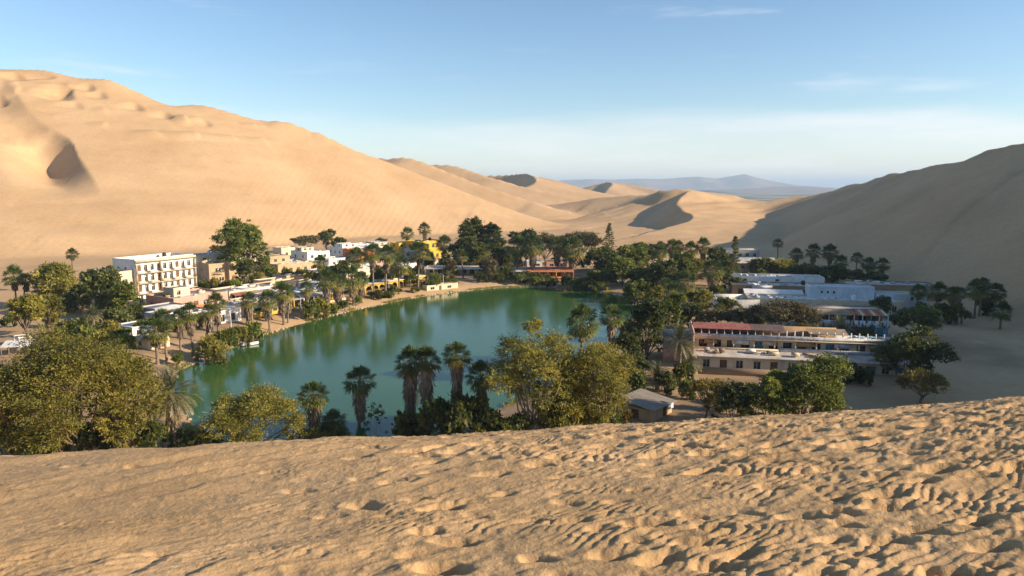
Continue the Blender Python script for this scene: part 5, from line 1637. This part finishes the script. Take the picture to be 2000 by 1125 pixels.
block(h2, 8, 1, 8, 5, 0, 4.4, W_PINK, R_GREY, front=[(1, 2.8, 1.6, 1.0), (4.6, 2.8, 1.4, 1.0)], par=.3, name='side_wall')
h = house('promenade_shelter', 'long low promenade building with flat grey roof and green posts', 'building', (-34.0, 277.0), -2)
block(h, 0, 3, 27, 5, 0, 2.8, W_CREAM, R_GREY, front=row(8, 27, .3, 1.6, 2.0, kinds='wd', seed=8), par=.2)
sheet(h, -.2, 27.2, -.4, 2.99, 2.5, 2.9, R_GREY, 'awning')
for i in range(9):
    post(h, .2 + i * 3.3, -.3, 0, 2.45, MATS['yellow_paint'] if i % 2 else W_BROWN, .1, 'column')
h = house('boundary_wall', 'long whitewashed garden wall before the dark trees', 'wall', (-36.0, 292.0), -2)
slab(h, 0, 34, 0, .3, 0, 1.7, W_WHITE, 'wall_panel'); slab(h, -.1, 34.1, -.06, .36, 1.704, 1.85, W_CREAM, 'coping')

h = house('grove_shops', 'red and grey shop row half hidden in the grove', 'shop', (55.0, 262.0), -4)
block(h, 0, 0, 20, 8, 0, 3.2, W_GREY, R_GREY, front=row(6, 20, .3, 1.7, 2.2, kinds='wdw', seed=5), par=.3)
block(h, 2, 3, 16, 5, 3.21, 3.0, W_PINK, R_GREY, front=row(5, 16, 4.0, 1.5, 1.4, seed=6), par=.3, name='upper_wall')
sheet(h, 0, 20, -2, -.01, 2.6, 3.0, R_TIN, 'awning', corr=.3)
for i in range(5):
    post(h, .3 + i * 4.8, -1.9, 0, 2.55, M_POST, .08)
h = house('pink_gable_house', 'pinkish two-storey house with small gable beside the conifer spire', 'house', (84.5, 268.0), -6)
block(h, 0, 0, 14, 9, 0, 5.8, W_PINK, R_GREY, front=row(4, 14, .4, 1.5, 2.0, kinds='wd', seed=2) + row(4, 14, 3.5, 1.5, 1.4, seed=3), left=[(3, 3.6, 1.2, 1.2)], par=0)
sheet(h, -.6, 14.6, -1.2, 4.5, 5.9, 7.6, R_GREY, 'roof_slope'); sheet(h, -.6, 14.6, 4.51, 9.6, 7.6, 5.9, R_GREY, 'roof_slope')
slab(h, -.2, 14.2, -1.3, -.004, 2.9, 3.1, W_CREAM, 'balcony_slab'); railing(h, -.2, 14.2, -1.2, 3.104, W_CREAM)
h = house('grey_rear_house', 'long grey house with flat roof under the sunlit sand', 'house', (93.0, 318.0), -4)
block(h, 0, 0, 17, 8, 0, 6.2, W_GREY, R_GREY, front=row(5, 17, 3.4, 1.5, 1.4, seed=9) + row(5, 17, .4, 1.5, 2, kinds='wd', seed=10), par=.3)

# ---------------------------------------------------------------- terraces in the shadow of the dune
A2 = -11
h = house('brown_terrace', 'brown-walled terrace row with littered white roof', 'building', (69.5, 224.0), A2)
block(h, 0, 0, 30, 9, 0, 3.4, W_BROWN, R_WHITE, front=row(9, 30, .35, 1.3, 2.1, kinds='wdw', seed=11), left=[(3.5, .8, 1.2, 1.2)], par=.3, dark=True)
block(h, .3, 9.05, 29, 8, 0, 5.0, W_WHITE, R_WHITE, front=[(4, 3.8, 1.2, .8), (14, 3.8, 1.2, .8)], par=.4, name='rear_wall')
slab(h, 6, 12, -.13, -.004, 2.3, 3.6, W_WHITE, 'painted_panel')
clutter(h, 1, 29, 1, 8, 3.4, 22, 13, [W_WHITE, W_WHITE, W_GREY, W_PALE])
clutter(h, 1, 28, 10, 16, 5.0, 14, 14, [W_WHITE, W_PALE, W_GREY])
h = house('upper_terrace', 'dusky terrace house with arched mural and metal scraps on its roof', 'building', (103.0, 218.5), A2)
block(h, 0, 0, 26, 10, 0, 4.4, W_BROWN, R_GREY, front=row(8, 26, .8, 1.3, 2.1, kinds='wd', seed=12), par=.35, dark=True)
slab(h, 14, 22, -.13, -.004, .4, 3.6, mat('olive_paint', (.25, .24, .06), vary=.15), 'painted_panel')
clutter(h, 1, 25, 1, 9, 4.4, 16, 15, [W_WHITE, W_PALE, W_GREY, W_BLUE])
h = house('white_terrace', 'white terraced guesthouse with big blank pale wall on its roof', 'building', (66.0, 197.5), A2)
block(h, 0, 0, 40, 9, 0, 3.3, W_CREAM, R_WHITE, front=row(12, 40, .35, 1.2, 2.0, kinds='wdw', seed=13), par=.3)
block(h, 17, 5.5, 17, 6, 3.31, 3.0, W_PALE, R_WHITE, front=[(3, 4.6, .6, .7), (4.6, 4.6, .6, .7), (6.2, 4.6, .6, .7)], par=.3, name='upper_wall')
block(h, 34.5, 6, 13, 6, 0, 4.6, W_PALE, R_GREY, front=[(3, 3.2, .8, 1), (9, 3.2, .8, 1)], par=.3, name='end_wall')
sheet(h, 0, 16.5, 9.02, 13, 3.4, 4.4, R_WHITE, 'roof_sheet')
slab(h, -.5, 40.5, -2.6, -.004, -.2, .12, R_GREY, 'terrace_floor'); slab(h, 8, 40.5, -2.7, -2.55, .124, 1.0, W_PALE, 'terrace_wall')
clutter(h, 1, 16, 1, 8, 3.3, 14, 16, [W_WHITE, W_PALE, W_GREY]); clutter(h, 17, 39, 1, 5, 3.3, 8, 17, [W_WHITE, W_PALE])
h = house('walled_yard', 'roofless yard with curved white wall before the terraces', 'building', (54.0, 199.0), -6)
mb = MB(); pr = None
for k in range(13):
    a = k / 12; q = (a * 15, -1.6 * math.sin(math.pi * a) - 1.0 * a)
    if pr:
        mb.quad((*pr, 0), (*q, 0), (*q, 3.1), (*pr, 3.1)); mb.quad((pr[0], pr[1] + .25, 3.1), (q[0], q[1] + .25, 3.1), (q[0], q[1] + .25, 0), (pr[0], pr[1] + .25, 0))
        mb.quad((*pr, 3.1), (*q, 3.1), (q[0], q[1] + .25, 3.1), (pr[0], pr[1] + .25, 3.1))
    pr = q
mb.build('curved_wall', W_WHITE, h)
slab(h, 0, 15, 8, 8.3, 0, 3.2, W_WHITE, 'back_wall'); slab(h, -.004, .25, .3, 7.99, 0, 3.2, W_CREAM, 'side_wall'); slab(h, .3, 14.8, .5, 7.9, 2.2, 2.4, R_GREY, 'roof')
clutter(h, 1, 14, 1, 7, 2.4, 12, 18)

h = house('mural_hostel', 'blue hostel with painted mural balustrade and orange striped awning', 'hostel', (64.5, 160.5), -8)
block(h, 0, 0, 20, 8, 0, 3.3, W_BLUE, R_GREY, front=[(1.0, .2, 1.2, 2.2, 'b'), (3.4, .4, 2, 1.8), (9, .3, 8, 2.5), (17.6, .3, 1.4, 2.2, 'b')], left=[(3, .8, 1.2, 1.3)], par=0, dark=True)
slab(h, -.2, 20.2, -.5, -.32, 3.0, 4.5, W_MURAL, 'mural_balustrade')
block(h, 0, 4, 20, 5, 3.31, 2.9, W_BROWN, R_GREY, front=row(8, 20, 3.6, 1.5, 2.0, kinds='wd', seed=15), par=.2, name='upper_wall', dark=True)
sheet(h, -.3, 12.4, .2, 3.99, 5.6, 6.3, R_REED, 'awning')
for i in range(12):
    sheet(h, 12.5 + i * .62, 13.1 + i * .62, .2, 3.99, 5.6, 6.3, (W_ORANGE, R_RED, W_ORANGE, W_CREAM)[i % 4], 'awning_strip')
for i in range(12):
    post(h, .1 + i * 1.8, .3, 3.3, 5.55, W_WHITE if i % 3 else W_BLUE, .08)

h = house('terraced_hostel', 'stepped hostel with red roof, graffiti balustrades and shaded verandas', 'hostel', (34.5, 133.0), A2)
h.scale = (1, 1, .84)
LW = 38.0
# ground floor with deep terrace on top
block(h, 0, 0, LW, 12, 0, 3.0, W_CREAM, R_GREY, front=row(6, 20, .3, 1.3, 1.9, kinds='wdw', seed=21) + [(a, z, w, hh_, k) for a, z, w, hh_, k in [(24 + i * 2.3, .5, 1.3, 1.7, 'b' if i % 2 else 'w') for i in range(6)]], left=[(4, .9, 1.4, 1.2)], par=0)
slab(h, 22, LW - .05, -.12, -.004, .05, .45, W_BLUE, 'painted_band')
sheet(h, -.3, LW + .3, -.6, 4.8, 3.05, 3.5, R_GREY, 'terrace_deck', t=.2)
# first floor
block(h, 0, 5, LW, 7, 3.01, 3.0, W_CREAM, R_GREY, front=row(14, LW, 3.6, 1.6, 1.9, kinds='wwdwb', seed=22), par=0, name='upper_wall', dark=True)
slab(h, 0, 16, 4.2, 4.35, 3.45, 4.0, W_CREAM, 'veranda_wall'); slab(h, 16.1, LW, 4.2, 4.35, 3.45, 4.3, W_GRAF, 'graffiti_wall')
for i in range(11):
    post(h, .15 + i * 3.77, 4.45, 3.4, 6.0, W_CREAM, .11, 'column')
slab(h, -.2, LW + .2, 4.0, 5.0, 6.014, 6.2, W_CREAM, 'floor_edge')
# roof terrace with graffiti balustrade, white posts and red sheets
slab(h, 0, LW, 4.1, 4.28, 6.204, 7.15, W_GRAF, 'graffiti_balustrade')
for i in range(27):
    post(h, .2 + i * 1.44, 5.2, 6.02, 8.1, W_WHITE, .09)
slab(h, 0, 27, 8.0, 8.2, 6.02, 8.6, W_BROWN, 'terrace_back_wall')
for i in range(19):
    sheet(h, .1 + i * .9, .98 + i * .9, 4.9, 8.6, 8.12, 8.75, R_RED if i < 12 else mat('faded_red_sheet', (.13, .085, .075), vary=.2), 'roof_sheet')
slab(h, -5.6, -.01, 3, 11, 0, 5.4, W_PINK, 'end_block'); slab(h, -5.5, -.1, 8, 10.9, 5.404, 6.3, W_PALE, 'end_parapet')
slab(h, -.3, -.006, -.4, 11.6, 3.2, 8.4, W_PINK, 'party_wall')
# yard in front
slab(h, -2, 22, -4.6, -4.4, -.3, 1.7, W_BROWN, 'yard_wall')
clutter(h, 1, 16, -4, -1, 0, 9, 23, [W_WHITE, W_GREY, W_BROWN])
clutter(h, 1, 34, .2, 3.6, 3.5, 18, 24, [W_WHITE, W_CREAM, W_GREY, W_BROWN])
clutter(h, 23, 37, 5.2, 11, 6.02, 14, 25, [W_WHITE, W_PALE, W_GREY, W_BLUE])
for i, (a, w_) in enumerate(((2.2, 2.4), (7.4, 3.2), (13, 2.6), (19.4, 3.4), (26, 2.8), (32, 3.0))):      # cloth and reed blinds hung between the columns
    slab(h, a, a + w_, 4.56, 4.60, 4.7, 6.0, (R_REED, W_PALE, W_GREY, W_BROWN, W_PALE, R_REED)[i], 'blind')
sheet(h, 21.5, 28.5, 4.9, 8.2, 7.7, 8.3, R_REED, 'shade_roof')

# hut with single-pitch sheet roof on the sand
x, y = 20.5, 101.0
h = house('tin_patched_hut', 'low brown hut with dusty single-pitch roof and loose white tin sheet', 'hut', (x, y), 50)
block(h, 0, 0, 6.0, 5.2, -.6, 2.4, W_TAN, R_TIN, front=[(3.2, -.1, 1.2, 1.7, 'd')], left=[(1.6, -.2, 1.3, 1.7, 'd')], par=0, rt=.1)
sheet(h, -.4, 6.6, -.5, 5.8, 1.95, 2.75, R_TIN, 'roof_sheet', t=.1)
mb = MB()
for i in range(6):
    a = i * .3
    mb.quad((3.6 + a, -.58, 1.2), (3.75 + a, -.66, 1.2), (3.75 + a, -.62, 2.0), (3.6 + a, -.54, 2.0)); mb.quad((3.75 + a, -.66, 1.2), (3.9 + a, -.58, 1.2), (3.9 + a, -.54, 2.0), (3.75 + a, -.62, 2.0))
mb.build('loose_tin_sheet', mat('pale_tin', (.72, .74, .76), rough=.5, vary=.08), h)

# small houses that fill the rows behind the bank
SMALL = [
    (418, 632, 58, 8, 7, 2.9, W_WHITE, 'small white box house behind the terracotta row palms'),
    (452, 618, 58, 7, 7, 3.0, W_CREAM, 'small cream box house beside the red awning bar'),
    (486, 585, 56, 9, 7, 3.2, W_WHITE, 'white flat house behind the pale blue tarpaulin'),
    (524, 568, 54, 9, 8, 3.1, W_CREAM, 'cream flat house with dusty roof below the tan house'),
    (560, 556, 54, 9, 8, 3.2, W_TAN, 'ochre flat house in the lane below the white corner house'),
    (604, 548, 52, 9, 7, 3.2, W_WHITE, 'white flat house with shaded porch in the lane'),
    (648, 540, 50, 10, 8, 3.4, W_CREAM, 'cream flat house between palm trunks in the lane'),
    (690, 534, 48, 9, 7, 3.2, W_WHITE, 'white cube house under the orange fronted house'),
    (735, 530, 46, 10, 7, 3.3, W_PINK, 'rose coloured flat house in the back lane'),
    (786, 530, 44, 10, 7, 3.0, W_WHITE, 'white low house in front of the guesthouse side wall'),
    (836, 522, 40, 9, 6, 3.0, W_CREAM, 'cream low house at the guesthouse corner'),
    (550, 500, 48, 10, 8, 4.4, W_CREAM, 'cream cube house at the dune edge beside the brown bushes'),
    (690, 494, 44, 11, 8, 4.6, W_WHITE, 'white cube house at the dune edge with long flat roof'),
    (730, 488, 42, 9, 8, 4.6, W_GREY, 'grey cube house at the dune edge by the guesthouse'),
    (178, 560, 60, 8, 7, 4.0, W_PINK, 'brick red roofed house behind the hotel annex trees'),
]
for i, (a, b, dg, W_, D_, H_, m_, lb) in enumerate(SMALL):
    x, y = on_z(a, b, 2.4)
    white('flat_house', lb, (x, y), dg, W_, D_, H_, m_, R_TERRA if 'red roof' in lb else (R_GREY if i % 2 else R_WHITE), seed=60 + i)

# rooftop water tanks stand on their roofs as things of their own
def tank(root_name, lx, ly, lz, label, m):
    o = bpy.data.objects[root_name]
    bpy.context.view_layer.update()
    p = o.matrix_world @ Vector((lx, ly, lz))
    t = empty('water_tank', p)
    n = 14; prof = [(.62, 0), (.64, .1), (.64, 1.1), (.55, 1.3), (.22, 1.42), (.22, 1.52), (0.01, 1.54)]
    V = [(r * math.cos(2 * math.pi * j / n), r * math.sin(2 * math.pi * j / n), zz) for r, zz in prof for j in range(n)]
    Fq = [(i * n + j, i * n + (j + 1) % n, (i + 1) * n + (j + 1) % n, (i + 1) * n + j) for i in range(len(prof) - 1) for j in range(n)]
    link('tank_shell', mesh_np('tank_shell', V, Fq, m, smooth=True), t)
    MB().box(-.75, .75, -.75, .75, -.001, .02).build('base_plate', W_GREY, t)
    tag(t, label, 'water tank')
tank('white_hotel', 15.5, 7.5, 12.21, 'black water tank on the white hotel roof', M_TANK)
tank('tan_house', 6, 15, 9.01, 'white water tank on the tan house roof', M_PLAST)
tank('long_white_house', 13.5, 3, 6.01, 'white water tank on the long white house', M_PLAST)
tank('white_block_house', 10.5, 3, 6.41, 'white water tank on the square white house', M_PLAST)
tank('yellow_guesthouse', 12, 8, 10.21, 'black water tank on the yellow guesthouse roof', M_TANK)
tank('white_terrace', 28, 3, 3.31, 'white water tank beside the blank pale wall', M_PLAST)
tank('brown_terrace', 22, 5, 3.41, 'black water tank on the littered brown terrace roof', M_TANK)

# ---------------------------------------------------------------- boats
def hull_mesh(L, B, Hh):
    V, Fq = [], []
    st = 9
    for i in range(st):
        t = i / (st - 1); w = B / 2 * max(.06, math.sin(math.pi * (.10 + .82 * t)) ** .6); zb = .12 * (2 * t - 1) ** 2
        for a, b in ((-1, Hh), (-.85, .15), (-.3, 0), (.3, 0), (.85, .15), (1, Hh), (.86, Hh), (.7, .22), (-.7, .22), (-.86, Hh)):
            V.append(((t - .5) * L, a * w, b + zb))
    k = 10
    for i in range(st - 1):
        for j in range(k):
            Fq.append((i * k + j, i * k + (j + 1) % k, (i + 1) * k + (j + 1) % k, (i + 1) * k + j))
    V = np.array(V); return V, Fq
def boat(x, y, rz, label, L=4.2, m=None, z=-.08):
    o = empty('rowing_boat', (x, y, z), rz)
    v, f = hull_mesh(L, 1.5, .55)
    link('hull', mesh_np('hull', v, f, m or M_PLAST, smooth=False), o)
    for a in (-.9, .1, 1.0):
        slab(o, a, a + .25, -.55, .55, .36, .41, M_POST, 'thwart')
    tag(o, label, 'boat')
x, y = on_z(487, 674, 0)
boat(x, y, R(40), 'white rowing boat moored by the shore shrubs')
x, y = on_z(1085, 568, 0)
boat(x, y, R(-8), 'long dark boat lying low on the water under the far palms', 6.0, M_TANK)
def pedal_boat(x, y, rz, label, m):
    o = empty('pedal_boat', (x, y, gz(x, y)), rz)
    for s in (-1, 1):
        v, f = hull_mesh(3.4, .7, .5); v[:, 1] += s * .6
        link('pontoon', mesh_np('pontoon', v, f, M_PLAST), o)
    slab(o, -1.0, 1.0, -.75, .75, .504, .6, m, 'deck'); slab(o, -.9, -.75, -.7, .7, .604, 1.2, m, 'backrest')
    slab(o, -.74, -.2, -.7, .7, .604, .8, M_PLAST, 'seat')
    for a in (-.95, .95):
        for b in (-.7, .7):
            post(o, a, b, .604, 2.0, M_PLAST, .03)
    slab(o, -1.1, 1.1, -.85, .85, 2.004, 2.08, m, 'canopy')
    tag(o, label, 'pedal boat')
for (a, b, rz, lb, m) in ((1193, 558, 20, 'white pedal boat pulled up at the lagoon head', M_PLAST), (1208, 558, -10, 'blue pedal boat on the bank beside the white one', M_TARP), (1218, 560, 35, 'pale blue pedal boat at the end of the beached group', W_PALE)):
    x, y = on_z(a, b, 1.0)
    pedal_boat(x, y, R(rz), lb, m)

# ---------------------------------------------------------------- street lamps along the promenade
def lamp(px_, py_, label):
    x, y = on_z(px_, py_, 1.2)
    o = empty('street_lamp', (x, y, gz(x, y) - .05), R(150))
    v, f = tubes([([(0, 0, 0), (0, 0, 2.5), (0, 0, 5.0)], [.09, .07, .05])])
    link('pole', mesh_np('pole', v, f, M_PLAST, smooth=True), o)
    v, f = tubes([([(0, 0, 4.9), (.5, 0, 5.25), (1.1, 0, 5.3)], [.045, .04, .04])])
    link('arm', mesh_np('arm', v, f, M_PLAST, smooth=True), o)
    slab(o, .95, 1.5, -.11, .11, 5.2, 5.33, W_GREY, 'lamp_head')
    tag(o, label, 'street lamp', 'lamps along the promenade')
for a, b in ((452, 645), (588, 612), (672, 594), (760, 578), (866, 562)):
    lamp(a, b, 'pale street lamp on the sandy promenade')

# ---------------------------------------------------------------- stones and grass along the water
def shore_points(n, seed):
    r = np.random.default_rng(seed)
    seg = np.linalg.norm(np.diff(LAKE, axis=0), axis=1); cum = np.concatenate([[0], np.cumsum(seg)])
    t = r.random(n) * cum[-1]
    i = np.clip(np.searchsorted(cum, t) - 1, 0, len(seg) - 1)
    f = (t - cum[i]) / seg[i]
    p = LAKE[i] + (LAKE[i + 1] - LAKE[i]) * f[:, None]
    d = LAKE[i + 1] - LAKE[i]; nrm = np.stack([-d[:, 1], d[:, 0]], 1); nrm /= np.linalg.norm(nrm, axis=1, keepdims=True) + 1e-9
    c = LAKE[:-1].mean(0)
    sg = np.sign(((p - c) * nrm).sum(1)); nrm *= sg[:, None]
    return p, nrm, r
p, nrm, r = shore_points(16000, 3)
keep = (fbm(p[:, 0] / 7, p[:, 1] / 7, 33, 2) > -.02)
p, nrm = p[keep], nrm[keep]
off = r.normal(.35, .55, len(p))
q = p + nrm * off[:, None]
zz = ground(q[:, 0], q[:, 1])
P = np.stack([q[:, 0], q[:, 1], np.maximum(zz, -.05) - .02], 1)
D = np.stack([r.normal(0, .35, len(P)), r.normal(0, .35, len(P)), np.ones(len(P))], 1)
N = r.normal(0, 1, (len(P), 3)); N[:, 2] *= .2
v, f = kite_leaves(P, D, N, r.uniform(.25, .85, len(P)), r.uniform(.06, .16, len(P)))
o = link('shore_grass', mesh_np('shore_grass', v, f, L_GREEN, np.clip(r.normal(.55, .25, len(P)), 0, 1)))
tag(o, 'fringe of reeds and grass along the waterline', 'grass', None, 'stuff')
p, nrm, r = shore_points(700, 8)
V, Fq = [], []
for k in range(len(p)):
    c = p[k] + nrm[k] * r.normal(.15, .35); s_ = r.uniform(.12, .42)
    b = len(V); a0 = r.random() * 6.28
    for zt, rr_ in ((-.25, 1.0), (.25, .95), (.55, .45)):
        for j in range(5):
            t = a0 + j * 1.2566; w = rr_ * s_ * r.uniform(.8, 1.2)
            V.append((c[0] + math.cos(t) * w, c[1] + math.sin(t) * w, .05 + zt * s_))
    for i in range(2):
        for j in range(5):
            Fq.append((b + i * 5 + j, b + i * 5 + (j + 1) % 5, b + (i + 1) * 5 + (j + 1) % 5, b + (i + 1) * 5 + j))
    Fq.append((b + 10, b + 11, b + 12, b + 13))
o = link('shore_stones', mesh_np('shore_stones', V, Fq, mat('shore_stone', (.40, .31, .21), vary=.35, scale=2)))
tag(o, 'scattered kerb stones at the edge of the water', 'stones', None, 'stuff')
